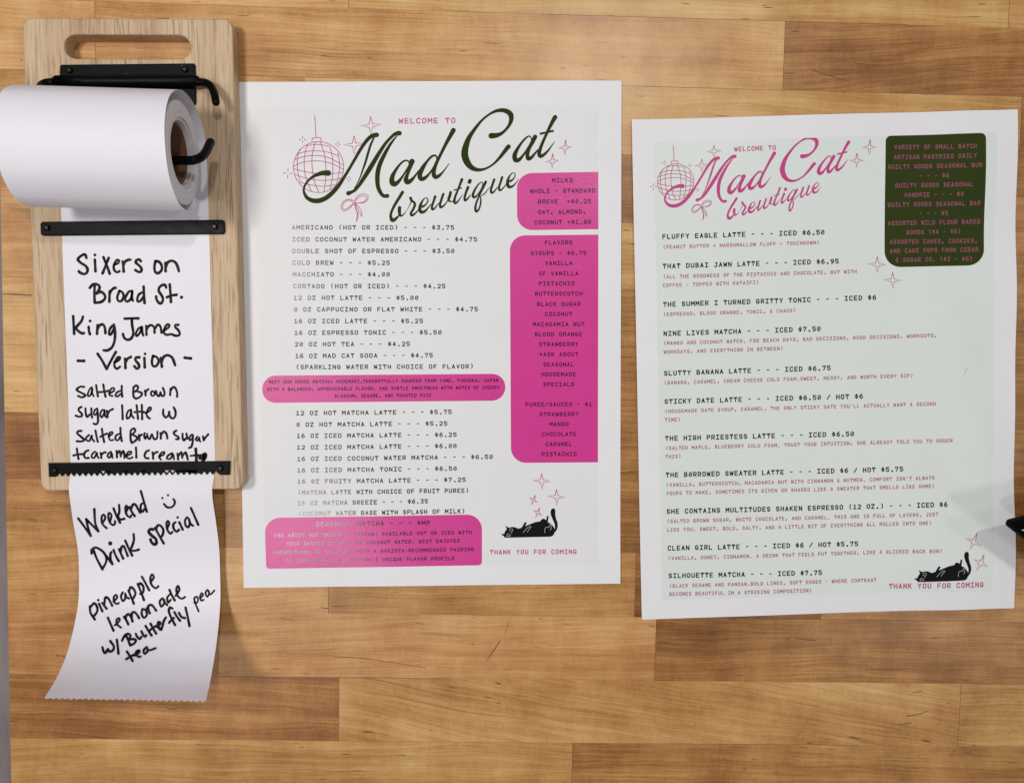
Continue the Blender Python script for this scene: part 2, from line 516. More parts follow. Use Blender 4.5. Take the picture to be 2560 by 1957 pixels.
# sides and underside of the slab
b = len(tv)
tv += [W2(XL, yb, 0), W2(XR, yb, 0), W2(XR, yt, 0), W2(XL, yt, 0), W2(XL, yb, -.038), W2(XR, yb, -.038), W2(XR, yt, -.038), W2(XL, yt, -.038)]
for q in ([0, 4, 5, 1], [1, 5, 6, 2], [2, 6, 7, 3], [3, 7, 4, 0], [4, 7, 6, 5]):
    tf.append([b + i for i in q])
    cols += [(.45, .5, .3, .5)] * 4; uvg += [(0, 0), (0, .038), (.6, .038), (.6, 0)]
# thin glue joints between the staves, slightly proud lines in the same mesh
nst = len(tf)
def glue(x0, y0, x1, y1, w):
    b = len(tv)
    if abs(y1 - y0) < 1e-9: q = [(x0, y0 - w), (x1, y0 - w), (x1, y0 + w), (x0, y0 + w)]
    else: q = [(x0 - w, y0), (x0 + w, y0), (x0 + w, y1), (x0 - w, y1)]
    tv.extend([W2(x, y, 0.00003) for x, y in q]); tf.append([b, b + 1, b + 2, b + 3])
    cols.extend([(.3, .5, .3, .5)] * 4); uvg.extend([(0, 0)] * 4)
for k in sorted(rows):
    ya = Y0 - PITCH * k
    x = XL
    while x < XR:
        x2 = min(x + random.uniform(.02, .12), XR)
        if random.random() < .75: glue(x, ya, x2, ya, random.uniform(.00005, .00013))
        x = x2
    for j in rows[k][0]: glue(tx(*j), ya - PITCH, tx(*j), ya, .00013)
# mineral flecks, hairline cracks and a pencil-like scuff in the wood
fk = Ink()
for s_ in ('6,735,2 40,736,3.4 80,738,2.4;140,1638,3 162,1639,2;835,1641,1.6 905,1645,1.8 965,1653,1.3 1065,1669,1.2;1271,1556,1.6 1262,1585,1;1250,1600,2 1234,1626,2.8 1217,1650,1.4;803,1518,2 821,1521,2.6;'
           '1965,1598,3 1972,1598,2;1988,1595,1.6 2012,1598,2.4 2040,1600,2.6;2328,1594,1.6 2351,1594,1.6;2165,1673,1.4 2215,1672,1.8 2264,1673,1.2;2369,1673,1.6 2415,1674,1.6;2266,1789,3 2290,1786,2 2322,1776,1.4;'
           '2247,1811,1.6 2279,1806,2;2282,1731,1.4 2305,1726,2;2018,1858,3 2031,1855,2.4;1857,1921,2.6 1866,1921,2.4;1880,1898,1.6 1890,1898,1.6;1781,1560,1.4 1821,1556,1.6;1620,1563,1.6 1637,1566,2.4;'
           '2030,176,2 2069,188,2.4 2122,205,1.4;2382,176,1.6 2435,180,2;2136,158,1.4 2185,164,1.6;2074,124,2.6 2082,125,2;2266,168,1.6 2286,170,1.6;2310,223,2 2324,223,1.8;51,150,2.4 57,151,2;1040,1556,1.4 1058,1559,1.2;700,1545,1.4 735,1549,1;1180,1610,2 1186,1611,1.6').split(';'):
    fk.ribbon(catmull(np.array([[float(c) for c in q_.split(',')] for q_ in s_.split()]), 5), False)
b = len(tv)
P_ = U(np.array(fk.v)[:, 0], np.array(fk.v)[:, 1], 0.00004)
tv.extend([tuple(x) for x in P_])
for f in fk.f:
    f = f if sum(P_[f[i]][0] * P_[f[(i + 1) % 4]][1] - P_[f[(i + 1) % 4]][0] * P_[f[i]][1] for i in range(4)) > 0 else f[::-1]
    tf.append([b + i for i in f]); cols.extend([(.3, .5, .3, .5)] * 4); uvg.extend([(0, 0)] * 4)
M['glue'] = mat('dark_glue_line', (0.145, 0.070, 0.032), 0.6)
table = empty('butcher_block_table', (0, 0, 0))
tag(table, 'honey coloured butcher block table top of glued maple staves under the menus', 'table')
top = mesh_obj('table_top', tv, tf, M['block'], table)
me = top.data
ca = me.color_attributes.new('stave', 'FLOAT_COLOR', 'CORNER')
for i, c in enumerate(cols): ca.data[i].color = c
u1 = me.uv_layers.new(name='grain')
me.materials.append(M['glue'])
for p_ in me.polygons[nst:]: p_.material_index = 1
for i, c in enumerate(uvg): u1.data[i].uv = c
for sx_, sy_ in ((XL + .06, yb + .06), (XL + .06, yt - .06), (XR - .06, yb + .06), (XR - .06, yt - .06)):
    c = np.array(W2(sx_, sy_, 0))
    v = [c + np.array([dx, dy, z]) for z in (-.9, -.038) for dx, dy in ((-.03, -.03), (.03, -.03), (.03, .03), (-.03, .03))]
    mesh_obj('leg', v, [[0, 1, 5, 4], [1, 2, 6, 5], [2, 3, 7, 6], [3, 0, 4, 7], [3, 2, 1, 0]], M['black_metal'], table)

# ------------------------------------------------------------------ wooden paper-roll holder
ZB0, ZB = 0.0007, 0.0117
bq = [U(56, 48, ZB), U(580, 45, ZB), U(609, 1222, ZB), U(102, 1227, ZB)]
bc = sum(bq) / 4
EY = ((bq[0] - bq[3]) + (bq[1] - bq[2]))[:2]; EY /= np.linalg.norm(EY)
EX = np.array([EY[1], -EY[0]])
hw = abs(((bq[1] - bq[0])[:2] @ EX + (bq[2] - bq[3])[:2] @ EX) / 4)
hl = abs(((bq[0] - bq[3])[:2] @ EY + (bq[1] - bq[2])[:2] @ EY) / 4)
print('board', hw * 2, hl * 2, math.degrees(math.atan2(EX[1], EX[0])), [((q - bc)[:2] @ EX, (q - bc)[:2] @ EY) for q in bq])
def loc(px, py, z):                   # photograph position -> board frame
    d = U(px, py, z)[..., :2] - bc[:2]
    return d @ EX, d @ EY
def wld(s, t, z=0.0):
    p = bc[:2] + EX * s + EY * t
    return np.array([p[0], p[1], z])

holder = empty('paper_roll_holder', (bc[0], bc[1], 0))
tag(holder, 'pale oak board with a handle slot and black metal bars holding a till roll', 'roll holder')
outer = rounded([wld(-hw, -hl), wld(hw, -hl), wld(hw, hl), wld(-hw, hl)], 0.0048, 8)
s0, t0 = loc(161, 116.5, ZB); s1, _ = loc(476, 116.5, ZB); _, ta = loc(318, 87.5, ZB); _, tb = loc(318, 147, ZB)
slot = rounded([wld(s0, tb), wld(s1, tb), wld(s1, ta), wld(s0, ta)], abs(ta - tb) / 2 * .98, 10)
board = plate('wooden_board', [outer, slot], ZB0, ZB, 0.0009, M['oak'], holder, 3)
# stand the oak's grain in the board's own axes
ang = math.atan2(EX[1], EX[0])
board.data.transform(Matrix.Rotation(-ang, 4, 'Z')); board.rotation_euler = (0, 0, ang)

def px_plate(name, quad, z0, z1, bev, r, mt, parent):
    return plate(name, [rounded([U(x, y, z1) for x, y in quad][::-1], r)], z0, z1, bev, mt, parent)

def screw(px, py, z, parent, r=0.00165):
    c = U(px, py, z)
    vs, fs = [], []
    n = 20; prof = [(1.0, 0.0), (1.0, .35), (.8, .62), (.45, .78)]
    for rr, h in prof:
        vs += [c + np.array([rr * r * math.cos(k * 2 * math.pi / n), rr * r * math.sin(k * 2 * math.pi / n), h * r]) for k in range(n)]
    for j in range(3): fs += [[j * n + k, j * n + (k + 1) % n, (j + 1) * n + (k + 1) % n, (j + 1) * n + k] for k in range(n)]
    fs.append([3 * n + k for k in range(n)])
    o = mesh_obj('screw', vs, fs, M['black_metal'], parent)
    a0 = random.uniform(0, 1.5); v2, f2 = [], []
    for a in (a0, a0 + math.pi / 2):
        d = np.array([math.cos(a), math.sin(a), 0]); e = np.array([-d[1], d[0], 0]); b = len(v2)
        zt = np.array([0, 0, r * .80 + (a > a0) * 2e-5])
        v2 += [c + zt + d * r * .62 + e * r * .11, c + zt - d * r * .62 + e * r * .11, c + zt - d * r * .62 - e * r * .11, c + zt + d * r * .62 - e * r * .11]
        f2.append([b, b + 1, b + 2, b + 3])
    mesh_obj('cross_slot', v2, f2, M['bare_edge'], o)
    return o

# hanger bracket: screwed plate, rolled sleeve for the rod, lower flap behind the roll
brk = px_plate('hanger_bracket', [(149.5, 162), (487, 158.5), (489, 262), (146, 262)], ZB, ZB + .0016, .0004, .0012, M['black_metal'], holder)
screw(175, 177, ZB + .0016, brk); screw(463, 175, ZB + .0016, brk)
zs = ZB + .0048
a_, b_ = U(141, 205, zs), U(489, 203, zs)
v, f = tube([a_, (a_ + b_) / 2, b_], .0032, 18, 2); mesh_obj('sleeve', v, f, M['black_metal'], brk, True)
# wire rod through the sleeve, both ends bent down and towards the viewer
zr = ZB + .0052
pr = [U(470, 206, zr), U(495, 206, zr), U(512, 207, zr + .0005), U(524, 213, zr + .0015), U(532, 225, zr + .003), U(537, 240, zr + .005), U(540, 257, zr + .007)]
pl = [U(100, 222, zr + .006), U(103, 214, zr + .003), U(113, 208, zr + .0012), U(128, 206, zr), U(160, 206, zr)]
v, f = tube(pl + [U(300, 206, zr)] + pr, .0020, 14, 5)
mesh_obj('hanger_rod', v, f, M['black_metal'], holder, True)

# guide strap
zg = ZB + .0003
st = px_plate('guide_strap', [(100, 554.5), (560.5, 549.5), (561.5, 585), (101, 589.5)], zg, zg + .0018, .0005, .0016, M['black_metal'], holder)
screw(118.5, 570, zg + .0018, st); screw(537, 567, zg + .0018, st)

# toothed cutter bar
zc = ZB + .0018
top_l, top_r = (120, 1157.5), (574.5, 1152.5)
N = 27
x0, x1 = 147.0, 538.0
low = [(121.5, 1192), (140, 1191.5)]
for i in range(N):
    xa = x0 + (x1 - x0) * i / N; xb = x0 + (x1 - x0) * (i + .5) / N
    low += [(xa, 1181.8 - 4.6 * (xa - 147) / 391), (xb, 1191.5 - 4.6 * (xb - 147) / 391)]
low += [(x1, 1177.2), (549, 1187), (573.5, 1187)]
ol = [top_r, top_l] + low
cut = plate('cutter_bar', [[tuple(U(x, y, zc)[:2]) for x, y in ol]], ZB + .0003, zc, .00045, M['black_metal'], holder, 1)
screw(138, 1174.5, zc, cut); screw(551.5, 1169.5, zc, cut)

# rod through the roll, its end bent up
XRP, _ = loc(526, 685, ZB); XLP, _ = loc(159, 685, ZB)
_, SC = loc(459, 379, .050)
ZC = .0458
def skew(x): return .0021 * (XRP - x) / (XRP - XLP)     # the roll hangs a little askew
p = [wld(XLP - .012, SC + .004, .066), wld(XLP - .006, SC - .002, .055), wld(XLP + .004, SC - .006, .0475), wld(XLP + .04, SC - .006, .047)]
rod_e = [U(430, 402, .047), U(470, 402, .047), U(487, 400, .0465), U(503, 393, .044), U(515, 380, .040), U(522, 365, .036), U(527, 355.5, .033)]
v, f = tube(p + rod_e, .0022, 14, 5)
mesh_obj('roll_rod', v, f, M['black_metal'], holder, True)

# ------------------------------------------------------------------ till roll and its hanging strip
roll = empty('paper_roll', tuple(wld((XLP + XRP) / 2, SC, ZB)))
tag(roll, 'white till roll on a black rod, its handwritten strip curling off the oak board', 'paper roll')
def ring_part(name, radii, xa, xb, mt, jit, uvrings=False):
    n = 72; vs, fs, uvs = [], [], []
    for side in (0, 1):
        for i, r in enumerate(radii):
            x = (xb if side else xa) + (jit[i] if side else -jit[i])
            vs += [wld(x, SC + skew(x) + r * math.cos(k * 2 * math.pi / n), ZC + r * math.sin(k * 2 * math.pi / n)) for k in range(n)]
    m_ = len(radii)
    for side in (0, 1):
        o = side * m_ * n
        for i in range(m_ - 1):
            for k in range(n):
                q = [o + i * n + k, o + i * n + (k + 1) % n, o + (i + 1) * n + (k + 1) % n, o + (i + 1) * n + k]
                fs.append(q if side == 0 else q[::-1])
    for i in (0, m_ - 1):
        for k in range(n):
            q = [i * n + k, i * n + (k + 1) % n, m_ * n + i * n + (k + 1) % n, m_ * n + i * n + k]
            fs.append(q[::-1] if i else q)
    return mesh_obj(name, vs, fs, mt, roll)
RT, RI = .0250, .0172
rad = np.linspace(RI, RT, 40)
jit = rng.normal(0, .00009, 40).cumsum() * .5; jit -= jit.mean(); jit[30:] -= np.linspace(0, .0006, 10)
t = NT(M['roll_end'])
gp = t.n('ShaderNodeNewGeometry').outputs['Position']
cx, cy, _z = wld(0, SC)
sub = t.n('ShaderNodeVectorMath', operation='SUBTRACT'); t.l(gp, sub.inputs[0]); sub.inputs[1].default_value = (cx, cy, ZC)
dt = t.n('ShaderNodeVectorMath', operation='DOT_PRODUCT'); t.l(sub.outputs[0], dt.inputs[0]); dt.inputs[1].default_value = (EY[0], EY[1], 0)
sz = t.n('ShaderNodeSeparateXYZ'); t.l(sub.outputs[0], sz.inputs[0])
rr = t.math('SQRT', t.math('ADD', t.math('POWER', dt.outputs['Value'], 2.0), t.math('POWER', sz.outputs[2], 2.0)))
cbr = t.n('ShaderNodeCombineXYZ'); t.l(rr, cbr.inputs[0])
nz = t.noise(cbr.outputs[0], 1500, 3, 0.75)
t.l(t.ramp(nz, [(0.3, (.46, .45, .47)), (0.6, (.72, .71, .74)), (.8, (.78, .77, .80))]), t.b.inputs['Base Color'])
ring_part('wound_paper', rad, XLP + .0006, XRP - .0006, M['roll_end'], jit)
ring_part('inner_sleeve', np.array([.0157, .0164, RI - .0001]), XLP + .0012, XRP - .0016, M['roll_end'], np.zeros(3))
ring_part('cardboard_core', np.array([.0142, .0156]), XLP + .003, XRP - .004, M['card'], np.zeros(2))

# loose outer turn + strip down the board (s, z profile), then the free tail
prof = [(-.020, .0315), (-.0268, .0385), (-.0288, .047), (-.0262, .0595), (-.0165, .0705), (-.002, .0752), (.013, .0742), (.0255, .067), (.0325, .054),
        (.0335, .042), (.0295, .028), (.021, .0172), (.010, .0130), (-.004, ZB + .0004), (-.020, ZB + .0002)]
pc = catmull([(SC + a * (.90 if a > 0 else .965), ZB + (b - ZB) * .94) for a, b in prof], 8)
pc = pc[:, :2]
_, s_end = loc(345, 1170, ZB)
flat = [(s, ZB + .0002) for s in np.linspace(pc[-1][0] - .004, s_end, 40)]
pc = np.vstack([pc, flat])
NX = 54
L1 = np.array([wld(XLP, s + .0021 * min(1, max(0, (z - ZB - .001) / .01)), z) for s, z in pc]); R1 = np.array([wld(XRP, s, z) for s, z in pc])
WP = XRP - XLP
left = [(169.6, 1195), (174, 1242), (183, 1305), (194, 1368), (197.5, 1423), (196.7, 1494), (190, 1541), (178, 1596), (162.5, 1647), (139, 1698), (110.6, 1745)]
right = [(530.8, 1195), (531, 1242), (540, 1305), (547.7, 1368), (550, 1423), (551, 1494), (547.7, 1549), (542, 1600), (534, 1655), (524, 1710), (514, 1753)]
TAILZ = [ZB + .0003, ZB + .0004, .0092, .0066, .0058, .0076, .0126, .0205, .0312, .0462, .0650]
Zs = catmull([(z, 0) for z in TAILZ], 5)[:, 0]
Ls = catmull(left, 5); Rs = catmull(right, 5)
TL3 = U(Ls[:, 0], Ls[:, 1], Zs); TR3 = U(Rs[:, 0], Rs[:, 1], Zs)
keep = 3                                     # leave the flat part at the cutter before the tail takes over
LL = np.vstack([L1, TL3[keep:]]); RR = np.vstack([R1, TR3[keep:]])
nr = len(LL); vs, fs = [], []
zig = rng.uniform(.5, 1, NX + 1)
for j in range(nr):
    for i in range(NX + 1):
        a = i / NX
        p = LL[j] + (RR[j] - LL[j]) * a
        if j == nr - 1:
            d = LL[j] - LL[j - 1]; d = d / np.linalg.norm(d)
            p = p + d * .0011 * zig[i] * (1 if i % 2 else -1) - d * .0012 * math.sin(a * 3.1)
        if j >= len(L1): p = p + np.array([0, 0, .0010 * math.sin(math.pi * a) * (j - len(L1)) / (nr - len(L1))])
        vs.append(p)
for j in range(nr - 1):
    for i in range(NX): fs.append([j * (NX + 1) + i, j * (NX + 1) + i + 1, (j + 1) * (NX + 1) + i + 1, (j + 1) * (NX + 1) + i])
mesh_obj('paper_strip', vs, fs, M['roll_paper'], roll, True)

def board_surf(px, py, lift):
    return U(px, py, ZB + .0002 + lift)
def tail_surf(px, py, lift):
    px = np.asarray(px, float); py = np.asarray(py, float)
    out = np.zeros((len(px), 3))
    for n_, (x, y) in enumerate(zip(px, py)):
        side = [(Rs[j][0] - Ls[j][0]) * (y - Ls[j][1]) - (Rs[j][1] - Ls[j][1]) * (x - Ls[j][0]) for j in range(len(Ls))]
        j = 0
        for q in range(len(side) - 1):
            if side[q] >= 0 and side[q + 1] < 0: j = q; break
        f = side[j] / (side[j] - side[j + 1])
        A = Ls[j] + (Ls[j + 1] - Ls[j]) * f; B = Rs[j] + (Rs[j + 1] - Rs[j]) * f
        z = Zs[j] + (Zs[j + 1] - Zs[j]) * f
        a = float(np.clip(np.dot(np.array([x, y]) - A, B - A) / np.dot(B - A, B - A), 0, 1))
        jj = (j + f - keep) / (len(Ls) - keep)
        z += .0010 * math.sin(math.pi * a) * max(0, jj)
        out[n_] = U(x, y, z + .00006 + (lift[n_] if np.ndim(lift) else lift))
    return out

H1 = (160, 620, 380 / 2128); H2 = (160, 930, 380 / 2198); H3 = (180, 1210, 380 / 2198); H4 = (200, 1410, 360 / 2198)
def hand(ink, cr, w, text):
    for st in text.replace('\n', ' ').split(';'):
        st = st.split()
        if not st: continue
        ww = w
        if st[0].startswith('w'): ww = float(st[0][1:]); st = st[1:]
        pts = [tuple(float(c) for c in q.split(',')) for q in st]
        if len(pts) == 1: ink.disc(cr[0] + pts[0][0] * cr[2], cr[1] + pts[0][1] * cr[2], ww * cr[2] * .58); continue
        ww2 = [ww * (1.08 + .10 * math.sin(i * 2.1 + len(st))) for i in range(len(pts))]
        ink.curve([(x, y, q) for (x, y), q in zip(pts, ww2)], ww, cr, 5)
ink = Ink()
hand(ink, H1, 37, """315,140 295,95 265,95 215,130 195,165 230,205 300,250 330,300 315,350 275,365 225,345 205,325;
432,165 436,245 440,325;432,98;552,130 600,250 640,360;625,140 590,230 540,355;
w33 700,235 755,215 768,180 740,170 705,220 695,280 715,325 750,340 775,325;822,190 830,260 835,330;830,250 850,200 890,170 930,165;
1075,185 1050,160 1015,175 1005,205 1050,245 1085,290 1075,330 1040,335 1000,310;
1280,185 1265,270 1280,340 1325,350 1370,300 1360,230 1320,190 1280,185;1420,210 1421,268 1422,325;1425,270 1450,205 1510,180 1560,205 1590,260 1608,325;
360,560 400,515 450,505 495,535 490,585 450,640;430,520 425,640 430,765;450,640 520,615 570,660 570,710 520,755 430,768;
640,605 636,680 635,750;640,640 670,585 705,560 725,560;w33 775,600 745,690 765,745 810,735 835,670 815,620 775,600;
w33 955,605 910,610 870,670 855,720 880,750 930,720 955,640 955,605 950,690 965,740;w33 1100,620 1050,650 1025,710 1035,750 1075,735 1110,680;1115,540 1120,660 1128,770;
1430,555 1415,520 1375,520 1330,560 1330,610 1370,670 1385,720 1365,770 1330,770 1295,720 1290,680;1480,510 1490,640 1497,755;1440,690 1510,665 1575,655;w42 1645,690;
128,955 135,1080 142,1200;265,960 245,1020 190,1085 150,1130;160,1120 215,1175 260,1195 280,1190;345,1105 350,1160 362,1205;365,1022;
470,1080 465,1140 462,1200;465,1150 490,1090 540,1070 570,1110 580,1190;w33 700,1070 650,1120 630,1180 640,1215 670,1190 700,1120;705,1100 715,1200 705,1310 670,1390 610,1432 555,1432;
850,990 950,985 1040,985;948,1000 955,1090 970,1190 945,1260 895,1285 845,1260 825,1205;w32 1090,1105 1040,1130 1005,1200 1020,1230 1060,1190 1090,1115 1095,1180 1110,1225;
w33 1150,1090 1152,1150 1155,1215;w33 1155,1150 1180,1100 1220,1080 1260,1110 1268,1185;w33 1275,1130 1305,1080 1335,1080 1355,1120 1365,1185;
w32 1400,1155 1465,1110 1472,1075 1440,1075 1405,1130 1400,1190 1440,1215 1500,1205;w34 1600,1075 1560,1080 1560,1110 1600,1150 1620,1200 1600,1225 1550,1225 1505,1205;
w40 195,1578 240,1580 280,1580;w40 1690,1535 1730,1540 1775,1545;470,1480 530,1570 597,1692;597,1692 650,1590 725,1455;
w32 705,1600 765,1572 785,1535 755,1530 715,1590 705,1650 740,1690 785,1660;855,1550 858,1615 860,1680;862,1600 890,1550 935,1525;
1055,1530 1010,1535 1000,1570 1040,1620 1050,1665 1020,1690 985,1655;1125,1540 1128,1605 1130,1670;w34 1135,1482;
w34 1245,1510 1230,1590 1245,1650 1290,1650 1325,1590 1300,1530 1245,1510;1355,1540 1363,1600 1370,1660;1365,1600 1390,1530 1450,1500 1510,1530 1535,1580 1555,1640""")
hand(ink, H2, 31, """290,215 240,210 190,240 190,265 250,300 305,330 290,355 250,365 205,345;w27 400,220 370,250 345,310 350,345 385,330 410,240 405,300 430,350;
465,190 475,270 490,350;568,180 580,260 600,355;500,290 580,285 640,270;w26 660,310 720,270 725,235 690,235 655,290 660,335 700,345;w28 820,270 770,290 745,335 770,355 815,320;835,200 835,280 842,355;
1005,220 1000,300 1010,360 1040,385;1000,225 1040,195 1070,215 1060,255 1020,285;1060,280 1120,300 1120,335 1080,370 1040,385;1170,270 1175,300 1180,335;1178,300 1200,260 1220,250;
w26 1270,275 1255,310 1275,345 1310,325 1300,285 1270,275;w30 1330,270 1345,330 1375,345 1395,290;w30 1395,290 1410,335 1440,345 1455,300 1430,230;1540,240 1537,285 1535,330;1540,270 1575,220 1610,230 1635,300 1635,355;
250,505 215,525 215,560 255,600 255,635 220,645 170,630;310,525 315,600 335,645 375,610;395,525 397,600 405,655;w26 480,525 445,550 430,600 450,620 480,580 485,540;485,560 490,640 490,720 465,755 430,745;
w27 560,545 530,580 525,630 550,650 580,590 585,550 590,620 610,655;620,560 625,605 630,650;630,610 660,560 705,535;840,480 845,580 848,680;w28 970,545 930,560 905,620 915,670 955,640 970,560 975,620 1010,665;
1050,480 1060,580 1070,675;1125,475 1128,580 1130,680;1020,580 1090,570 1160,580;w28 1180,590 1240,560 1260,520 1230,515 1200,570 1195,620 1220,660 1245,670;
1435,540 1435,610 1470,655 1510,620 1520,575;1520,575 1530,640 1575,670 1610,630 1610,560 1585,510;
250,850 205,855 190,885 240,930 290,975 260,1000 185,1000;w28 360,910 320,950 325,985 370,990 400,920 405,960 435,1000;455,845 470,930 488,1005;548,820 560,910 580,1010;525,935 580,905 620,890;
w26 650,930 700,890 695,865 660,880 645,930 670,985 710,980;w28 800,890 750,920 745,970 780,985 810,940;815,805 820,900 835,995;
965,845 960,930 970,1000 985,1025;965,840 1010,815 1030,845 1010,880 975,910;1010,915 1055,940 1045,980 985,1025;1085,910 1088,950 1090,985;1090,940 1110,910 1125,905;
w30 1165,880 1160,930 1175,960 1190,930;w28 1200,890 1215,950 1240,965 1265,900;w28 1275,900 1300,965 1340,960 1350,910 1350,860;1395,880 1398,920 1400,960;1405,910 1440,860 1480,890 1495,960;
1625,845 1590,870 1600,905 1650,935 1655,965 1620,970;1715,890 1715,950 1735,985 1770,950;1770,890 1778,925 1785,960;w26 1850,900 1815,940 1820,985 1850,960 1865,910;1865,930 1860,1010 1840,1080 1805,1095;
w26 1930,930 1905,970 1930,990 1955,950 1960,990 1975,1005;2010,930 2015,960 2020,985;2020,985 2050,940 2085,900;
185,1105 195,1180 210,1255;135,1205 200,1190 265,1185;355,1130 310,1150 290,1200 310,1240 355,1240;w27 450,1150 410,1180 400,1230 440,1235 475,1170 480,1210 500,1240;530,1170 535,1205 540,1240;540,1200 570,1165 600,1160;
w27 680,1150 640,1180 630,1220 660,1235 690,1180 700,1240;760,1140 763,1185 765,1230;770,1180 800,1140 815,1165 820,1220;825,1190 855,1140 870,1180 875,1240;w27 900,1210 965,1180 970,1150 930,1155 900,1210 940,1250 990,1230;
1040,1090 1045,1170 1045,1235;1230,1130 1190,1150 1165,1200 1180,1240 1220,1245;1280,1160 1285,1205 1290,1250;1290,1200 1320,1165 1350,1155;w27 1385,1220 1440,1190 1450,1155 1410,1165 1375,1220 1400,1265;
w28 1560,1170 1500,1210 1490,1250 1540,1250 1575,1190 1590,1260;1640,1180 1645,1220 1650,1260;1650,1220 1690,1160 1705,1190 1710,1240;1715,1210 1755,1160 1775,1200 1790,1265;
w26 1830,1210 1860,1207 1890,1205;w42 1905,1110 1912,1200 1915,1290;1870,1205 1910,1202 1950,1200;w36 1950,1200 1965,1250 1990,1235 1980,1200;w36 2010,1190 2030,1260 2055,1200 2030,1180 2005,1285""")
ink.build('handwriting', board_surf, M['marker'], roll, .00006)
ink = Ink()
hand(ink, H3, 34, """90,495 190,630 270,745;270,745 235,640 205,505;205,505 300,600 380,680;380,680 335,560 322,360;
w30 440,560 480,490 460,440 430,470 430,550 460,600 500,635;w30 550,540 570,450 535,415 525,470 545,550 590,590 620,570 620,530;600,350 645,460 695,555;680,300 685,390 665,450 650,480;665,470 700,510 755,500;
w30 775,410 805,350 785,310 770,350 790,440 840,480 855,450;830,330 870,410 905,460;850,370 880,295 920,300 960,370 985,410;w30 1030,270 995,300 995,370 1020,400 1045,360;995,100 1030,220 1080,395;
w30 1307,200;w30 1388,160;w30 1330,285 1370,330 1430,335 1475,300 1485,250 1465,215;
285,1000 285,950 340,915 430,960 490,1040 490,1130 440,1220;310,950 360,1080 440,1230;500,1040 540,1100 585,1155;585,1155 558,1080 555,1010 570,980;600,950 630,1030 675,1110;w54 552,855;
680,940 710,1010 740,1075;705,980 715,910 750,900 780,970 805,1035;770,815 820,930 870,1030;890,720 895,800 870,890 840,950;850,960 910,960 965,945;
w42 1170,655 1130,650 1110,690 1150,740 1210,790 1220,850 1190,870 1150,840 1135,800;1200,630 1260,740 1325,855;1215,660 1235,600 1280,600 1320,660 1310,730 1290,760;
w30 1375,640 1405,570 1385,530 1365,570 1380,660 1420,715 1450,690;1495,550 1465,580 1470,640 1510,685 1545,660;1550,550 1575,600 1600,655;w34 1527,480;
w32 1665,480 1635,520 1640,590 1680,620 1700,570 1690,500 1710,570 1750,600;1720,345 1770,460 1825,585""")
hand(ink, H4, 35, """150,640 160,740 225,840;160,650 215,595 260,650 260,720 220,780;290,600 315,660 340,715;278,545;340,590 375,640 405,675;370,620 385,510 430,520 470,590 490,630;
w30 510,570 565,510 550,465 515,500 520,570 560,605 590,590;w32 650,430 625,490 650,560 690,520 690,450 710,500 745,520;740,400 780,500 820,600;750,410 770,350 820,380 845,450 810,520;880,300 930,420 975,545;890,330 920,290 965,340 965,420 920,450;
945,190 1000,290 1055,395;w32 1080,270 1125,200 1100,155 1075,200 1085,300 1150,365 1195,335;
425,815 465,910 510,1010;w30 530,930 600,860 590,820 555,850 570,920 625,965;670,800 710,860 735,915;700,850 700,790 740,760 780,810 800,870;790,830 790,750 830,730 870,770 900,820;
w32 950,680 940,760 975,815 1020,770 1000,700 950,680;1020,670 1043,708 1065,745;1050,710 1040,640 1090,620 1130,660 1160,705;w32 1255,520 1215,570 1240,645 1285,590 1275,530 1300,590 1330,620;
w31 1370,460 1330,510 1345,580 1385,540;1365,390 1400,470 1445,550;w32 1460,480 1515,390 1495,330 1470,380 1490,480 1550,525 1600,500;
w26 1740,520 1765,610 1810,715;w26 1745,590 1750,510 1790,500 1800,560 1765,600;w26 1830,520 1875,470 1855,440 1830,490 1850,550 1890,540;w26 1940,390 1915,440 1940,495 1970,450 1960,400 1990,460 2050,400;
340,1265 360,1330 385,1350 425,1290;425,1290 450,1330 500,1310 515,1250 460,1170;560,1150 575,1250 585,1360;
640,1165 680,1090 730,1060 770,1090 740,1150;705,1090 735,1160 765,1235;745,1150 820,1140 850,1165 820,1210 765,1235;850,1060 875,1110 910,1135 935,1105;935,1020 960,1070 990,1100 1010,1080;
1000,940 1040,1010 1090,1085;1075,905 1115,980 1160,1055;1060,1010 1110,970 1160,940;w40 1180,960 1220,900 1195,885 1190,940 1220,990;1240,1000 1260,930 1280,860 1310,810;
1410,675 1370,660 1355,720 1390,810 1450,925;1360,890 1400,840 1430,820;1440,730 1480,800 1525,860;1510,740 1545,800 1600,820;1610,660 1640,790 1670,940;
715,1330 760,1400 800,1470;705,1445 760,1410 820,1380;w32 840,1390 900,1340 900,1310 860,1330 850,1370 890,1410 920,1405;w32 1010,1265 970,1310 985,1365 1030,1320 1020,1265 1050,1310 1150,1280""")
ink.build('handwriting', tail_surf, M['marker'], roll, .00006)

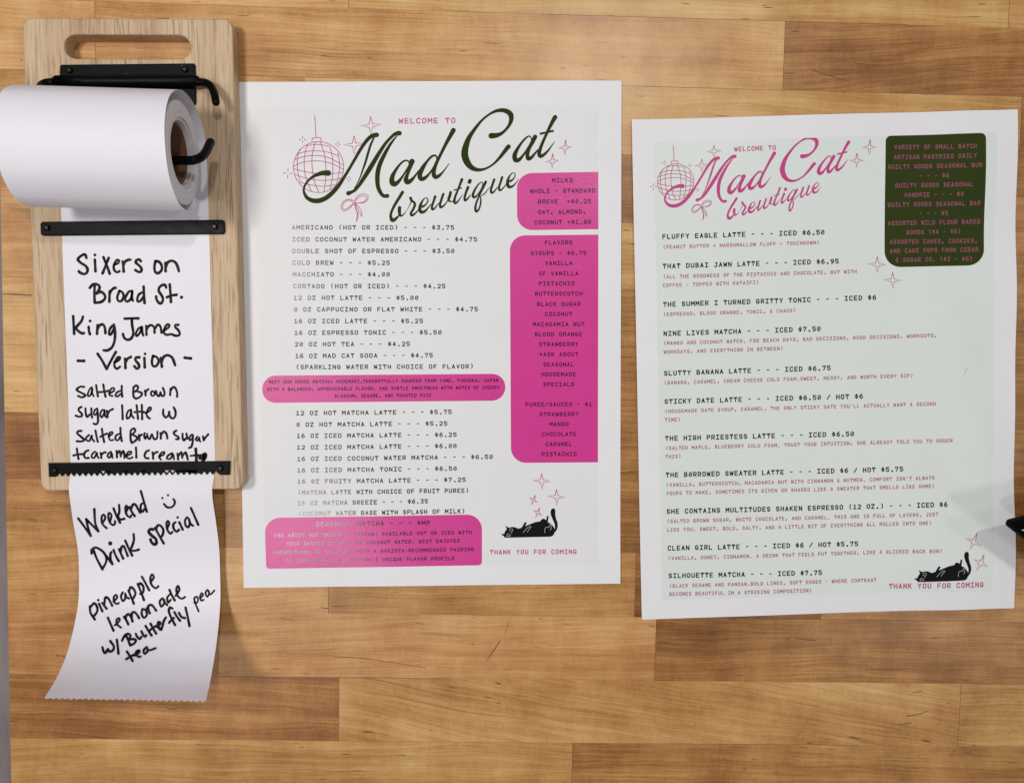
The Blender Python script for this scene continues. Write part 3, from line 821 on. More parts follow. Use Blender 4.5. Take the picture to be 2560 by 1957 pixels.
# ------------------------------------------------------------------ printed menu sheets
FONT = dict(A='00 3a 60,13 53', B='05 45 57 59 4a 0a 00 40 62 64 45', C='68 5a 2a 08 02 20 50 62', D='00 0a 3a 68 62 30 00', E='60 00 0a 6a,05 55',
 F='00 0a 6a,05 55', G='67 59 4a 2a 08 02 20 40 62 64 34', H='00 0a,60 6a,05 65', I='0a 6a,00 60,3a 30', J='2a 6a,5a 52 40 20 02', K='00 0a,6a 04,26 60',
 L='0a 00 60', M='00 0a 34 6a 60', N='00 0a 60 6a', O='20 02 08 2a 4a 68 62 40 20', P='00 0a 4a 69 66 44 04', Q='20 02 08 2a 4a 68 62 40 20,33 60',
 R='00 0a 4a 69 66 44 04,34 60', S='68 4a 2a 08 07 25 45 63 62 40 20 02', T='08 0a 6a 68,3a 30', U='0a 02 20 40 62 6a', V='0a 30 6a', W='0a 10 37 50 6a',
 X='00 6a,0a 60', Y='0a 35 6a,35 30', Z='08 0a 6a 00 60', a='')
FONT.update({'0': '20 02 08 2a 4a 68 62 40 20,12 58', '1': '18 3a 30,00 60', '2': '08 2a 4a 68 66 00 60', '3': '0a 6a 36 46 64 62 40 20 02', '4': '40 4a 03 63',
 '5': '6a 0a 06 46 64 62 40 20 02', '6': '5a 3a 06 02 20 40 62 64 46 26 04', '7': '08 0a 6a 20', '8': '25 07 08 2a 4a 68 67 45 25 03 02 20 40 62 63 45', '9': '10 30 64 68 4a 2a 08 06 24 44 66',
 '$': '67 49 29 07 06 25 45 64 63 41 21 03,3b 30', '-': '15 55', '+': '05 65,32 38', '=': '14 54,16 56', '(': '4b 28 23 40', ')': '2b 48 43 20', '.': '30 31', ',': '32 30 20',
 '/': '00 6a', '&': '60 18 2a 4a 48 03 02 20 40 64', "'": '3a 37', '*': '32 38,13 57,17 53', ':': '31 32,36 37', '!': '3a 34,30 31'})
GL = {k: [[(int(c[0], 36), int(c[1], 36)) for c in s_.split()] for s_ in v.split(',') if s_] for k, v in FONT.items()}
def typed(ink, cr, x0, x1, yl, yr, cap, s_, wt=.15, gw=.55):
    """a line of wide-set mono capitals: left and right ends and centre heights in crop coordinates"""
    n = len(s_)
    st_ = cap * wt * 1.08
    W = x1 - x0 - st_; x0 = x0 + st_ / 2; hgt = cap - st_
    adv = W / (n - 1 + gw); g = adv * gw
    ca_ = cap * cr[2]
    for i, ch in enumerate(s_):
        for stx in GL.get(ch, []):
            pts = []
            k = 1.14 if ch in 'MW' else 1.0
            for gx, gy in stx:
                x = x0 + adv * i + g * (.5 + (gx / 6 - .5) * k)
                y = yl + (yr - yl) * (x - x0) / W + hgt * (.5 - gy / 10)
                pts.append((cr[0] + x * cr[2], cr[1] + y * cr[2], ca_ * wt * (1.75 if ch in '.,:' else .86 if ch in '$80&' else 1.08)))
            # heavy mitres would pinch: split the stroke at its sharp corners
            run = [pts[0]]
            for k_ in range(1, len(pts)):
                run.append(pts[k_])
                cut_ = k_ == len(pts) - 1
                if not cut_:
                    a_ = np.array(pts[k_][:2]) - pts[k_ - 1][:2]; b_ = np.array(pts[k_ + 1][:2]) - pts[k_][:2]
                    cut_ = np.dot(a_, b_) < .72 * np.linalg.norm(a_) * np.linalg.norm(b_)
                if cut_:
                    r_ = np.array(run, float); h_ = r_[0, 2] * .42
                    d0_ = r_[0, :2] - r_[1, :2]; d1_ = r_[-1, :2] - r_[-2, :2]
                    r_[0, :2] += d0_ / np.linalg.norm(d0_) * h_; r_[-1, :2] += d1_ / np.linalg.norm(d1_) * h_
                    ink.ribbon(r_, False); run = [pts[k_]]

class Sheet:
    def __init__(s, name, label, corners, cxy, rot, zf):
        s.c = corners; s.zf = zf; s.o = np.array(cxy); s.rx = np.array([math.cos(rot), math.sin(rot)]); s.ry = np.array([-math.sin(rot), math.cos(rot)])
        s.e = empty(name, (cxy[0], cxy[1], 0)); tag(s.e, label, 'menu', 'printed menu sheets on the table')
        TL, TR, BR, BL = [np.array(q, float) for q in corners]
        nu, nv = 64, 84; vs, fs = [], []
        for j in range(nv + 1):
            for i in range(nu + 1):
                a, b = i / nu, j / nv
                q = (TL * (1 - a) + TR * a) * (1 - b) + (BL * (1 - a) + BR * a) * b
                P = U(q[0], q[1], 0); P[2] = s.z(P[:2][None])[0]
                vs.append(P)
        fs = [[(j + 1) * (nu + 1) + i, (j + 1) * (nu + 1) + i + 1, j * (nu + 1) + i + 1, j * (nu + 1) + i] for j in range(nv) for i in range(nu)]
        mesh_obj('paper', vs, fs, M['paper'], s.e, True)
    def z(s, P):
        d = P - s.o
        return s.zf(d @ s.rx / .108, d @ s.ry / .1397)
    def surf(s, px, py, lift):
        # the sheet lies almost flat: prints follow its height below each point
        P = U(px, py, 0.0)
        P[..., 2] = s.z(P[..., :2]) + lift
        return P

def sstep(x, a, b):
    t_ = np.clip((x - a) / (b - a), 0, 1); return t_ * t_ * (3 - 2 * t_)
def z_one(u, v):
    z = .0003 + .0012 * sstep(v, .55, 1.05) * sstep(u, -.7, .4) * (.6 + .4 * np.sin(2.6 * u + .4))
    z += .0007 * sstep(u, .55, 1.0) * (1 + np.sin(4.2 * v)) * .5
    z += .00018 * (1 + np.sin(7 * u + 3 * v)) * sstep(u, -.75, -.2)
    z += .0008 * sstep(-v, .75, 1.0) * sstep(u, -.6, .2)
    return z
def z_two(u, v):
    z = .0004 + .0020 * sstep(v, .5, 1.02) * (.55 + .45 * np.sin(3.4 * u + .9))
    z += .0016 * sstep(u, .45, 1.0) * (.5 + .5 * np.sin(6.2 * v + 1.4 * u))
    z += .0003 * (1 + np.sin(5 * u - 4 * v))
    z += .0011 * sstep(u, .2, .8) * (1 + np.sin(9 * v + 5 * u) * np.cos(7 * u - 3 * v))
    z += .0010 * sstep(-u, .7, 1.0) * (.5 + .5 * np.sin(3 * v))
    return z
S1 = Sheet('menu_sheet', 'white paper menu with green script heading and pink boxes, next to the oak roll board', [(589.5, 206), (1553, 204), (1550, 1456), (609.5, 1468.5)], (-.0353, -.0009), .0105, z_one)
S2 = Sheet('menu_sheet', 'mint tinted paper menu with magenta script heading and a dark green box', [(1578, 301), (2536, 277.5), (2528, 1516), (1604, 1547)], (.1884, -.0179), .0311, z_two)

# --- sheet with the pink boxes
q = S1.e
panel('background_print', [(636, 267), (1494, 266), (1494, 1409), (664, 1421)], (0, 0, 0, 0), S1.surf, M['grey_print'], q, .00006)
for qd, rd in (([(1292, 434), (1495, 431), (1495, 574), (1293, 576)], (38, 0, 0, 38)),
               ([(1274.5, 589), (1495, 587.5), (1494.5, 1155), (1277.5, 1156.5)], (38, 0, 0, 38)),
               ([(656, 939), (1263, 934), (1263, 1001), (656, 1007)], (33, 33, 33, 33)),
               ([(662, 1294), (1205, 1285), (1205, 1411), (666, 1421)], (38, 38, 9, 9))):
    panel('pink_box', qd, rd, S1.surf, M['pink_print'], q, .00010)
V = (0, 0, 2560 / 2198); P5 = (640, 540, 900 / 2198); P6 = (600, 900, 960 / 2198); LG = (680, 240, 800 / 2198)
ink = Ink()
for a in [(220, 1210, 71, 72, 'AMERICANO (HOT OR ICED) - - - $3.75'), (222, 1350, 144, 144, 'ICED COCONUT WATER AMERICANO - - - $4.75'), (222, 1212, 215, 215, 'DOUBLE SHOT OF ESPRESSO - - - $3.50'),
          (223, 818, 286, 287, 'COLD BREW - - - $5.25'), (226, 818, 357, 357, 'MACCHIATO - - - $4.00'), (228, 1157, 429, 429, 'CORTADO (HOT OR ICED) - - - $4.25'), (231, 992, 500, 500, '12 OZ HOT LATTE - - - $5.00'),
          (233, 1355, 571, 569, '8 OZ CAPPUCINO OR FLAT WHITE - - - $4.75'), (234, 1020, 642, 641, '16 OZ ICED LATTE - - - $5.25'), (236, 1133, 713, 710, '16 OZ ESPRESSO TONIC - - - $5.50'),
          (239, 940, 783, 781, '20 OZ HOT TEA - - - $4.25'), (241, 1080, 854, 850, '16 OZ MAD CAT SODA - - - $4.75'), (245, 1328, 922, 918, '(SPARKLING WATER WITH CHOICE OF FLAVOR)')]:
    typed(ink, P5, a[0], a[1], a[2], a[3], 28, a[4], .17)
for a in [(322, 1212, 303, 296, '12 OZ HOT MATCHA LATTE - - - $5.75'), (324, 1187, 369, 362, '8 OZ HOT MATCHA LATTE - - - $5.25'), (326, 1240, 433, 426, '16 OZ ICED MATCHA LATTE - - - $6.25'),
          (327, 1240, 499, 490, '12 OZ ICED MATCHA LATTE - - - $6.00'), (328, 1447, 565, 552, '16 OZ ICED COCONUT WATER MATCHA - - - $6.50'), (329, 1241, 630, 619, '16 OZ ICED MATCHA TONIC - - - $6.50'),
          (330, 1292, 694, 683, '16 0Z FRUITY MATCHA LATTE - - - $7.25'), (332, 1310, 757, 745, '(MATCHA LATTE WITH CHOICE OF FRUIT PUREE)'), (331, 1076, 818, 806, '16 OZ MATCHA BREEZE - - - $6.35'),
          (334, 1288, 878, 863, '(COCONUT WATER BASE WITH SPLASH OF MILK)')]:
    typed(ink, P6, a[0], a[1], a[2], a[3], 26, a[4], .175)
ink.build('price_lettering', S1.surf, M['gloss_ink'], q, .00014)
ink = Ink()
for a in [(1185, 1229, 388, 388, 'MILKS'), (1138, 1277, 411, 410, 'WHOLE - STANDARD'), (1155, 1268, 433.5, 433, 'BREVE  +$0.25'), (1155, 1257, 456, 455, 'OAT, ALMOND,'), (1147, 1268, 478, 477, 'COCONUT +$1.00')]:
    typed(ink, V, a[0], a[1], a[2], a[3], 9.6, a[4], .17)
for a in [(1763, 1930, 164, 'FLAVORS'), (1678, 2016, 228, 'SYRUPS - $0.75'), (1765, 1930, 289, 'VANILLA'), (1727, 1967, 352, 'SF VANILLA'), (1727, 1943, 413, 'PISTACHIO'), (1703, 1992, 475, 'BUTTERSCOTCH'),
          (1716, 1980, 538, 'BLACK SUGAR'), (1764, 1930, 599, 'COCONUT'), (1691, 2005, 661, 'MACADAMIA NUT'), (1703, 1991, 722, 'BLOOD ORANGE'), (1728, 1967, 783, 'STRAWBERRY'), (1730, 1967, 844, '*ASK ABOUT'),
          (1754, 1940, 906, 'SEASONAL'), (1742, 1952, 966, 'HOUSEMADE'), (1754, 1942, 1027, 'SPECIALS')]:
    typed(ink, P5, a[0], a[1], a[2], a[2] - .5, 26, a[3], .17)
for a in [(1634, 2014, 253, 'PUREE/SAUCES - $1'), (1715, 1938, 309, 'STRAWBERRY'), (1772, 1880, 366, 'MANGO'), (1727, 1924, 423, 'CHOCOLATE'), (1750, 1900, 480, 'CARAMEL'), (1727, 1926, 537, 'PISTACHIO')]:
    typed(ink, P6, a[0], a[1], a[2], a[2] - .5, 24, a[3], .17)
for a in [(166, 1477, 125, 115, 20, 'MEET OUR HOUSE MATCHA: KODEMARI,THOUGHTFULLY SOURCED FROM YAME, FUKUOKA, JAPAN'), (158, 1485, 167, 156, 20, 'WITH A BALANCED, APPROACHABLE FLAVOR, AND SUBTLE SWEETNESS WITH NOTES OF CHERRY'),
          (543, 1095, 205, 201, 20, 'BLOSSOM, SESAME, AND TOASTED RICE'), (437, 1087, 937, 929, 26, 'SEASONAL MATCHA - - - $MP'), (197, 1326, 1002, 984, 21, 'ASK ABOUT OUR SEASONAL MATCHA! AVAILABLE HOT OR ICED WITH'),
          (268, 1258, 1050, 1031, 21, 'YOUR CHOICE OF MILK OR COCONUT WATER. BEST ENJOYED'), (191, 1338, 1100, 1080, 21, 'UNSWEETENED OR ENHANCED WITH A BARISTA-RECOMMENDED PAIRING'), (261, 1228, 1147, 1131, 21, "TO COMPLIMENT EACH MATCHA'S UNIQUE FLAVOR PROFILE")]:
    typed(ink, P6, a[0], a[1], a[2], a[3], a[4], a[5], .17)
ink.build('box_lettering', S1.surf, M['dark_pink_ink'], q, .00014)
ink = Ink()
typed(ink, LG, 872, 1260, 176, 173, 38, 'WELCOME TO', .165)
ink.build('greeting_lettering', S1.surf, M['pink_ink'], q, .00014)
ink = Ink()
typed(ink, P6, 1431, 1925, 1096, 1092, 27, 'THANK YOU FOR COMING', .17)
ink.build('greeting_lettering', S1.surf, M['pink_ink'], q, .00014)

# --- emblem drawn once in the first sheet's coordinates
C1 = (700, 280, 360 / 1890); C2 = (1040, 260, 400 / 2198); C3 = (960, 420, 360 / 2198); CC = (1230, 1170, 220 / 1945)
SCRIPT = [
 (C1, '635,806,76 560,806,62 470,835,44 400,880,32 345,940,28 315,1010,28 322,1070,36 360,1130,48 430,1165,60 510,1168,64 590,1140,62 660,1090,60 730,1020,56 790,945,48 850,850,40 920,735,38 990,615,40 1050,510,42 1110,420,46 1165,355,50 1220,318,56 1272,308,62'),
 (C1, '1235,350,22 1195,430,30 1160,540,32 1125,660,30 1090,760,24 1050,870,16 1005,960,12 965,1030,10'),
 (C1, '900,1070,60 940,1055,42 985,1030,38 1040,965,46 1100,875,54 1170,765,62 1240,650,58 1310,535,50 1380,430,42 1440,360,38 1500,305,44 1550,285,56 1570,288,62'),
 (C1, '1540,320,14 1480,390,30 1420,480,42 1360,590,52 1310,700,60 1285,800,62 1280,900,60 1290,990,54 1320,1060,50 1360,1105,46 1410,1106,54'),
 (C1, '1700,700,22 1690,655,18 1640,645,24 1580,690,28 1520,770,40 1475,860,60 1475,930,72 1510,950,66 1560,915,44 1610,850,28 1655,780,22 1700,700,20'),
 (C1, '1735,655,70 1710,730,50 1675,820,44 1655,890,62 1675,925,66 1720,905,50 1770,850,30 1820,780,18'),
 (C2, '290,770,20 285,735,22 262,714,26 215,730,32 150,800,36 90,890,60 55,970,66 65,1030,62 110,1030,54 165,985,34 215,920,24 260,840,20 290,770,18'),
 (C2, '515,370,66 470,450,56 410,560,46 350,680,42 295,790,44 255,890,52 245,970,60 270,1010,56 320,990,44 370,940,24 420,875,14 460,820,6'),
 (C2, '1035,445,80 1100,440,66 1170,415,46 1230,365,38 1280,300,44 1308,220,62 1295,150,72 1235,108,64 1160,98,52 1080,115,40 990,165,30 900,240,34 810,350,46 730,470,64 685,590,84 670,700,96 700,800,92 760,875,72 850,910,50 950,895,32 1050,840,28 1130,765,38 1200,680,50 1250,615,58 1272,592,60'),
 (C2, '1590,510,22 1580,475,16 1555,450,18 1510,475,26 1450,540,32 1390,630,46 1355,710,64 1365,775,62 1410,775,52 1460,725,36 1510,655,26 1560,570,22 1590,510,20'),
 (C2, '1635,460,60 1600,530,54 1555,620,44 1530,700,52 1540,755,56 1580,745,46 1630,690,30 1670,640,20'),
 (C2, '1908,195,62 1870,260,52 1810,380,42 1755,500,40 1710,610,46 1690,690,54 1710,725,50 1760,700,40 1820,640,26 1870,570,14 1903,525,6'),
 (C2, '1712,418,32 1800,398,24 1876,382,32'),
 (C3, '285,375,48 240,450,46 180,545,44 130,640,40 105,720,40 118,790,56 150,800,56 190,770,40 225,735,22'),
 (C3, '240,610,52 236,660,52 245,720,44 262,735,30 300,715,18 340,660,8'),
 (C3, '350,655,6 385,590,10 415,525,16'),
 (C3, '408,465,46 425,505,40 462,532,36 472,570,40 450,630,36 415,690,38 420,725,38 450,720,34 490,685,24 530,640,14'),
 (C3, '592,595,38 630,570,24 665,525,20 670,485,18 645,462,14 600,490,22 560,570,44 547,640,52 572,678,50 620,668,40 670,620,22 715,560,14'),
 (C3, '782,442,40 760,510,36 735,590,36 738,636,36 770,625,26 815,570,16 850,530,12'),
 (C3, '906,404,38 880,480,36 857,560,36 864,602,38 900,590,30 950,540,18 985,470,14'),
 (C3, '1018,375,40 1005,430,44 988,480,42 1000,512,28 1045,515,16 1075,490,12'),
 (C3, '1190,180,44 1160,260,36 1120,360,32 1085,450,36 1074,520,42 1095,543,34 1140,500,22 1180,440,10 1205,405,5'),
 (C3, '1074,344,20 1130,324,18 1182,311,22'),
 (C3, '1304,220,58 1312,200,58'),
 (C3, '1283,300,44 1255,370,38 1232,450,36 1237,498,38 1270,480,28 1320,420,14'),
 (C3, '1505,270,16 1505,235,16 1480,222,14 1430,270,24 1380,350,34 1357,420,42 1377,452,38 1420,425,24 1470,350,16 1508,268,14'),
 (C3, '1552,218,42 1520,290,36 1480,370,30 1440,460,28 1402,560,32 1396,640,38 1412,668,36 1445,640,26 1470,570,26 1478,490,24 1468,430,14'),
 (C3, '1485,428,12 1530,400,18 1580,340,12 1620,290,6'),
 (C3, '1682,182,38 1655,260,36 1632,340,36 1642,382,36 1680,365,26 1730,300,14'),
 (C3, '1803,148,38 1780,220,34 1755,300,34 1765,343,34 1800,330,24 1860,260,12'),
 (C3, '1928,206,38 1965,180,24 2000,130,16 1992,88,14 1955,85,14 1910,140,28 1885,220,48 1897,283,50 1940,293,38 1990,260,22 2030,210,12 2055,165,5')]
def star(c, tips):
    out = []
    for i in range(4):
        a = tips[i]; b = tips[(i + 1) % 4]
        out += [a, (c[0] + .17 * (a[0] + b[0] - 2 * c[0]), c[1] + .17 * (a[1] + b[1] - 2 * c[1]))]
    return out + [out[0]]
def cr_pts(cr, pts): return [(cr[0] + p[0] * cr[2], cr[1] + p[1] * cr[2]) for p in pts]
def circle(cx_, cy_, rx, ry, n=40): return [(cx_ + rx * math.cos(k * 2 * math.pi / n), cy_ + ry * math.sin(k * 2 * math.pi / n)) for k in range(n + 1)]
BALL = ['457,50 466,190 475,335', '420,396 425,346 480,342 535,342 548,402', '350,445 500,430 650,455', '220,560 330,525 480,515 620,530 770,580', '190,630 320,590 480,575 640,605 825,700', '180,718 300,665 480,645 660,675 835,755',
        '185,750 300,780 480,810 660,815 830,795', '200,825 330,870 520,900 680,895 805,875', '260,925 400,960 560,978 745,960', '260,490 230,620 235,780 270,930', '360,430 322,600 325,780 360,920 415,1045',
        '465,400 425,570 425,740 455,920 510,1055', '530,400 585,560 605,740 598,900 580,1050', '655,455 690,600 695,760 685,900 655,1020', '760,540 782,660 780,800 740,960']
BOW = ['975,1180 930,1152 860,1160 810,1210 805,1270 840,1300 900,1280 950,1230 975,1190', '965,1192 910,1162 850,1188 825,1240 830,1275 860,1280 910,1250 965,1205', '980,1170 1020,1110 1090,1080 1150,1095 1155,1140 1120,1185 1060,1200 985,1190',
       '985,1175 1040,1122 1100,1106 1135,1120 1130,1155 1090,1188 1040,1197', '975,1190 990,1260 1015,1330 1010,1400 1003,1450', '980,1200 1000,1270 1025,1340 1020,1400 1003,1448', '985,1190 1030,1240 1070,1310 1075,1375', '985,1200 1020,1270 1050,1330 1073,1378']
STARS = [(C1, (1195, 187), [(1192, 65), (1330, 170), (1192, 315), (1065, 188)]), (C1, (975, 435), [(975, 315), (1112, 420), (975, 560), (845, 435)])]
STARS1 = [(C2, (2045, 610), [(2055, 500), (2132, 600), (2045, 710), (1955, 612)]), (C2, (1872, 795), [(1878, 685), (1955, 783), (1870, 893), (1780, 800)]),
          (CC, (1105, 278), [(1092, 115), (1285, 287), (1105, 465), (900, 262)]), (CC, (1435, 625), [(1417, 462), (1610, 635), (1430, 812), (1228, 610)]),
          (CC, (918, 698), [(960, 588), (1007, 752), (867, 800), (828, 648)]), (CC, (1012, 978), [(1052, 868), (1100, 1032), (960, 1082), (920, 928)])]
SPARK = [(298, 368, 44), (763, 428, 38), (105, 808, 62), (905, 885, 36)]
CAT = '190,1452 268,1440 285,1395 325,1335 293,1265 375,1308 430,1292 490,1292 540,1310 578,1328 655,1305 685,1250 715,1195 750,1182 768,1200 745,1245 730,1272 850,1225 950,1185 1070,1162 1090,1125 1130,1105 1170,1120 1195,1140 1205,1080 1220,1045 1245,1042 1248,1070 1240,1130 1230,1185 1290,1215 1340,1265 1370,1310 1380,1345 1390,1300 1385,1240 1360,1170 1320,1080 1295,1010 1293,950 1310,900 1350,878 1390,895 1398,950 1395,1020 1415,1110 1445,1190 1452,1270 1435,1340 1405,1390 1380,1415 1365,1455 1335,1490 1290,1505 300,1528 270,1515 250,1485'
CATL = ['325,1500 330,1465 355,1440 380,1450 395,1475 412,1482 370,1490 325,1500', '685,1415 740,1350 790,1300 845,1278 855,1300 810,1350 778,1405', '1170,1425 1160,1370 1180,1310 1215,1295 1255,1300 1270,1245 1295,1235 1305,1260 1300,1340 1275,1358']
def P2(s_): return [tuple(float(c) for c in p.split(',')) for p in s_.split()]
def affine(src, dst):
    A = np.array([[x, y, 1] for x, y in src]); B = np.array(dst)
    X = np.linalg.solve(A, B)
    k = math.sqrt(abs(np.linalg.det(X[:2])))
    return lambda p: np.concatenate([np.c_[p[:, :2], np.ones(len(p))] @ X, p[:, 2:] * k], 1)
ident = lambda p: p
def wpts(pts, w): return np.array([(p[0], p[1], w) for p in pts])
def emblem(sh, tf_, lw, ink_m, clip=None):
    ink = Ink()
    for cr, s_ in SCRIPT:
        p = np.array([(cr[0] + x * cr[2], cr[1] + y * cr[2], w * cr[2]) for x, y, w in P2(s_)])
        ink.ribbon(tf_(catmull(p, 7)))
    if clip: ink.v = [(x, max(y, clip(x))) for x, y in ink.v]
    ink.build('script_lettering', sh.surf, M[ink_m], sh.e, .00017)
    ink = Ink()
    ink.ribbon(tf_(wpts(cr_pts(C1, circle(508, 728, 329, 333, 60)), lw)), False)
    for s_ in BALL:
        p = cr_pts(C1, P2(s_))
        ink.ribbon(tf_(catmull(wpts(p, lw), 6) if len(p) != 5 or '420' not in s_ else wpts(p, lw)), False)
    ink.build('ball_drawing', sh.surf, M['line_pink'], sh.e, .00013)
    ink = Ink()
    for s_ in BOW: ink.ribbon(tf_(catmull(wpts(cr_pts(C1, P2(s_)), lw * .9), 6)), False)
    ink.build('bow_drawing', sh.surf, M['line_pink'], sh.e, .00013)
    for x, y, r in SPARK:
        ink = Ink()
        for dx, dy in ((1, .06), (-1, -.06), (.06, -1), (-.06, 1)):
            ink.ribbon(tf_(wpts(cr_pts(C1, [(x + dx * r * .35, y + dy * r * .35), (x + dx * r, y + dy * r)]), lw)), False)
        ink.build('sparkle_drawing', sh.surf, M['line_pink'], sh.e, .00013)
def draw_star(sh, tf_, cr, c, tips, lw):
    ink = Ink(); ink.ribbon(tf_(wpts(cr_pts(cr, star(c, tips)), lw)), False)
    ink.build('star_drawing', sh.surf, M['line_pink'], sh.e, .00013)
def draw_cat(sh, tf_):
    ink = Ink()
    p = np.array(cr_pts(CC, P2(CAT))); p = tf_(np.c_[p, np.ones(len(p))])[:, :2]
    ink.poly([tuple(x) for x in p])
    cat = ink.build('cat_drawing', sh.surf, M['ink'], sh.e, .00014)
    ink = Ink(); lw = 1.1
    ink.ribbon(tf_(wpts(cr_pts(CC, circle(424, 1360, 34, 34, 20)), lw)), False)
    for s_ in CATL: ink.ribbon(tf_(catmull(wpts(cr_pts(CC, P2(s_)), lw), 4)), False)
    d = tf_(wpts(cr_pts(CC, [(432, 1427)]), 1))[0]; ink.disc(d[0], d[1], 1.0, 8)
    ink.build('face_line', sh.surf, M['white_line'], cat, .00020)
emblem(S1, ident, 1.8, 'green_ink')
for s_ in STARS + STARS1: draw_star(S1, ident, *s_, 1.75)
draw_cat(S1, ident)

# --- mint sheet
P7 = (1580, 260, 980 / 2198); P8 = (1580, 760, 980 / 2198); P9 = (1580, 1140, 980 / 2198)
q = S2.e
panel('background_print', [(1634, 358), (2483, 335), (2474, 1472), (1655, 1499)], (0, 0, 0, 0), S2.surf, M['mint_print'], q, .00006)
panel('green_box', [(2209.5, 342.5), (2455, 336.7), (2455, 664), (2210, 669)], (13, 13, 40, 40), S2.surf, M['green_print'], q, .00010)
ink = Ink(); dull = Ink()
for cr, L_ in ((P7, [(168, 1077, 746, 720, 'FLUFFY EAGLE LATTE - - - ICED $6.50'), (170, 1157, 911, 882, 'THAT DUBAI JAWN LATTE - - - ICED $6.95'), (172, 1365, 1125, 1085, 'THE SUMMER I TURNED GRITTY TONIC - - - ICED $6')]),
               (P8, [(174, 1055, 166, 139, 'NINE LIVES MATCHA - - - ICED $7.50'), (177, 1110, 388, 358, 'SLUTTY BANANA LATTE - - - ICED $6.75'), (180, 1290, 546, 516, 'STICKY DATE LATTE - - - ICED $6.50 / HOT $6'),
                     (184, 1240, 752, 726, 'THE HIGH PRIESTESS LATTE - - - ICED $6.50'), (188, 1515, 957, 923, 'THE B0RROWED SWEATER LATTE - - - ICED $6 / HOT $5.75')]),
               (P9, [(193, 1765, 309, 269, 'SHE CONTAINS MULTITUDES SHAKEN ESPRESSO (12 OZ.) - - - ICED $6'), (199, 1265, 514, 489, 'CLEAN GIRL LATTE - - - ICED $6 / HOT $5.75'), (204, 1062, 668, 650, 'SILHOUETTE MATCHA - - - ICED $7.75')])):
    for a in L_: typed(ink, cr, a[0], a[1], a[2], a[3], 28, a[4], .18)
ink.build('price_lettering', S2.surf, M['ink'], q, .00014)
for cr, L_ in ((P7, [(171, 1047, 804, 778, '(PEANUT BUTTER + MARSHMALLOW FLUFF = TOUCHDOWN)'), (172, 1257, 970, 940, '(ALL THE GOODNESS OF THE PISTACHIO AND CHOCOLATE, BUT WITH'), (170, 708, 1018, 1001, 'COFFEE - TOPPED WITH KATAIFI)'), (173, 916, 1180, 1158, '(ESPRESSO, BLOOD ORANGE, TONIC, & CHAOS)')]),
               (P8, [(175, 1697, 220, 176, '(MANGO AND COCONUT WATER. FOR BEACH DAYS, BAD DECISIONS, GOOD DECISIONS, WORKOUTS,'), (175, 845, 269, 249, 'WORKDAYS, AND EVERYTHING IN BETWEEN)'), (178, 1570, 441, 401, '(BANANA, CARAMEL, CREAM CHEESE COLD FOAM.SWEET, MESSY, AND WORTH EVERY SIP)'),
                     (183, 1697, 601, 558, "(HOUSEMADE DATE SYRUP, CARAMEL. THE ONLY STICKY DATE YOU'LL ACTUALLY WANT A SECOND"), (182, 270, 649, 646, 'TIME)'), (187, 1787, 807, 763, '(SALTED MAPLE, BLUEBERRY COLD FOAM. TRUST YOUR INTUITION, SHE ALREADY TOLD YOU TO ORDER'), (186, 273, 855, 852, 'THIS)'),
                     (191, 1692, 1013, 972, "(VANILLA, BUTTERSCOTCH, MACADAMIA NUT WITH CINNAMON & NUTMEG. COMFORT ISN'T ALWAYS"), (191, 1692, 1060, 1018, 'YOURS TO MAKE, SOMETIMES ITS GIVEN OR SHARED LIKE A SWEATER THAT SMELLS LIKE HOME)')]),
               (P9, [(196, 1712, 364, 324, '(SALTED BROWN SUGAR, WHITE CHOCOLATE, AND CARAMEL. THIS ONE IS FULL OF LAYERS, JUST'), (196, 1674, 412, 372, 'LIKE YOU. SWEET, BOLD, SALTY, AND A LITTLE BIT OF EVERYTHING ALL ROLLED INTO ONE)'),
                     (202, 1727, 571, 526, '(VANILLA, HONEY, CINNAMON. A DRINK THAT FEELS PUT TOGETHER, LIKE A SLICKED BACK BUN)'), (208, 1368, 725, 692, '(BLACK SESAME AND PANDAN.BOLD LINES, SOFT EDGES - WHERE CONTRAST'), (208, 1005, 771, 750, 'BECOMES BEAUTIFUL IN A STRIKING COMPOSITION)')])):
    for a in L_: typed(dull, cr, a[0], a[1], a[2], a[3], 21, a[4], .16)
dull.build('note_lettering', S2.surf, M['dull_pink'], q, .00014)
ink = Ink()
for a in [(1461, 1910, 248, 245, 'VARIETY OF SMALL BATCH'), (1460, 1910, 303, 298, 'ARTISAN PASTRIES DAILY'), (1428, 1940, 357, 350, 'GUILTY GOODS SEASONAL BUN'), (1603, 1763, 408, 406, '- - - $6'), (1468, 1895, 461, 456, 'GUILTY GOODS SEASONAL'),
          (1521, 1845, 514, 509, 'HANDPIE - - - $8'), (1428, 1938, 568, 560, 'GUILTY GOODS SEASONAL BAR'), (1603, 1764, 617, 613, '- - - $5'), (1430, 1940, 671, 662, 'ASSORTED WILD FLOUR BAKED'), (1533, 1836, 722, 716, 'GOODS ($4 - $8)'),
          (1441, 1928, 775, 768, 'ASSORTED CAKES, COOKIES,'), (1442, 1931, 826, 817, 'AND CAKE POPS FROM CEDAR'), (1473, 1898, 876, 869, '& SUGAR CO. ($3 - $8)')]:
    typed(ink, P7, a[0], a[1], a[2], a[3], 25, a[4], .155)
ink.build('box_lettering', S2.surf, M['box_pink'], q, .00014)
ink = Ink()
typed(ink, P7, 570, 800, 258, 250, 27, 'WELCOME TO', .165)
ink.build('greeting_lettering', S2.surf, M['pink_ink'], q, .00014)
ink = Ink()
typed(ink, P9, 1438, 1955, 727, 711, 30, 'THANK YOU FOR COMING', .17)
ink.build('greeting_lettering', S2.surf, M['pink_ink'], q, .00014)
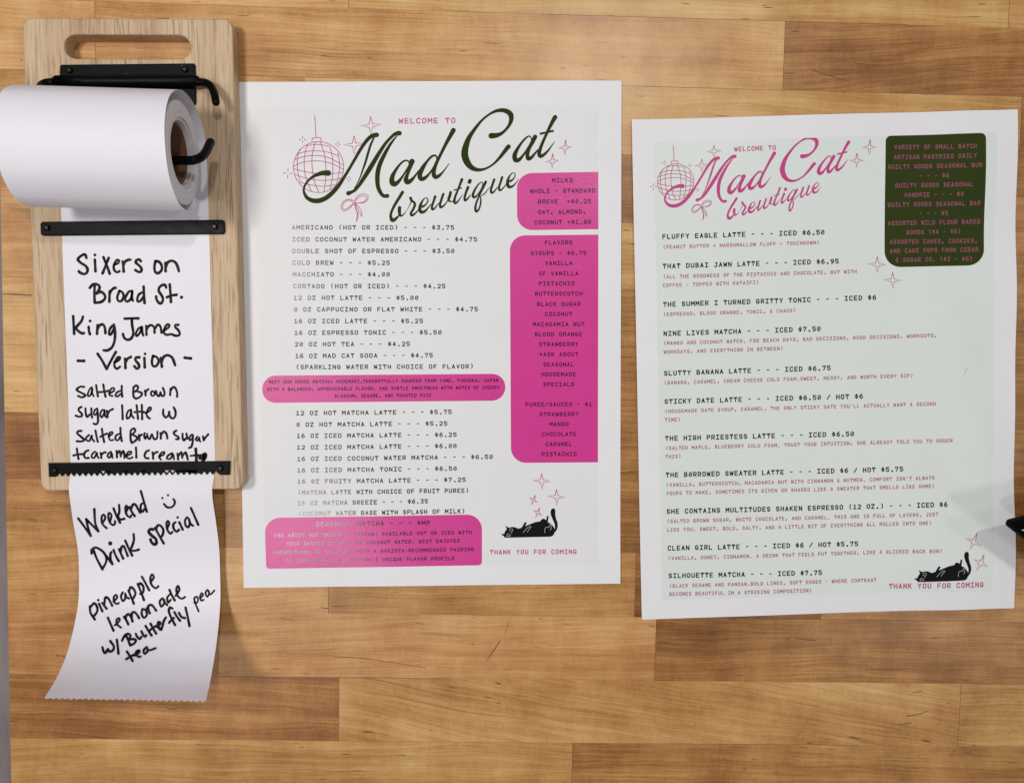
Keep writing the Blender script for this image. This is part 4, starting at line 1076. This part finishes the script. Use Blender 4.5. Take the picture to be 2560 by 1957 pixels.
TF = affine([(796.8, 419), (1387.6, 291), (981.3, 555)], [(1688.3, 456.2), (2117.3, 355), (1820.8, 549.8)])
emblem(S2, TF, 2.1, 'logo_pink', lambda x: 358 + (335 - 358) * (x - 1634) / (2483 - 1634) + .5)
for s_ in STARS: draw_star(S2, TF, *s_, 2.0)
for s_ in [(P7, (1323, 248), [(1325, 205), (1358, 248), (1322, 290), (1285, 248)]), (P7, (1252, 322), [(1252, 280), (1288, 322), (1253, 362), (1215, 322)]), (P7, (1372, 900), [(1372, 857), (1420, 902), (1372, 946), (1322, 897)]),
           (P7, (1457, 990), [(1457, 945), (1505, 990), (1458, 1035), (1407, 985)]), (P9, (1902, 475), [(1922, 425), (1940, 497), (1880, 518), (1863, 456)]), (P9, (1940, 592), [(1957, 542), (1977, 610), (1915, 634), (1900, 570)])]:
    draw_star(S2, ident, *s_, 1.6)
ink = Ink(); ink.curve([(2404, 940, 1), (2409, 928, 3), (2413, 921, 4), (2417, 919, 1)], 2, (0, 0, 1), 4)
ink.build('stain', S2.surf, M['stain'], S2.e, .00014)
draw_cat(S2, affine([(1251.5, 1334.2), (1382.7, 1269.3), (1375.9, 1340.2)], [(2281.3, 1444.1), (2410.2, 1375.4), (2402.6, 1446.8)]))

# ------------------------------------------------------------------ dark device reaching in over the right edge
dev = empty('device', tuple(U(2700, 1370, 0)))
tag(dev, 'matte black pointed corner of a device jutting in beside the mint tinted menu', 'device')
DZ = .036
ol = [(2513.5, 1312), (2513.5, 1306), (2515.5, 1300), (2520, 1297), (2560, 1287), (2860, 1215), (2950, 1640), (2560, 1349)]
plate('casing', [[tuple(U(x, y, DZ - .007)[:2]) for x, y in ol[::-1]]], DZ - .007, DZ, .0003, M['device'], dev, 2)
c = U(2800, 1380, 0)
v, f = tube([c + np.array([0, 0, .004]), c + np.array([0, 0, .016]), c + np.array([0, 0, DZ - .008])], .012, 20, 2)
mesh_obj('foot', v, f, M['device'], dev, True)
ink = Ink(); ink.curve([(2555.5, 1324.5, 1.8), (2558, 1325, 2.2), (2562, 1323.5, 1.6), (2568, 1325, 1.8)], 2, (0, 0, 1), 4)
ink.build('white_mark', lambda x, y, l: U(x, y, DZ + .0001), M['chip'], dev, 0)
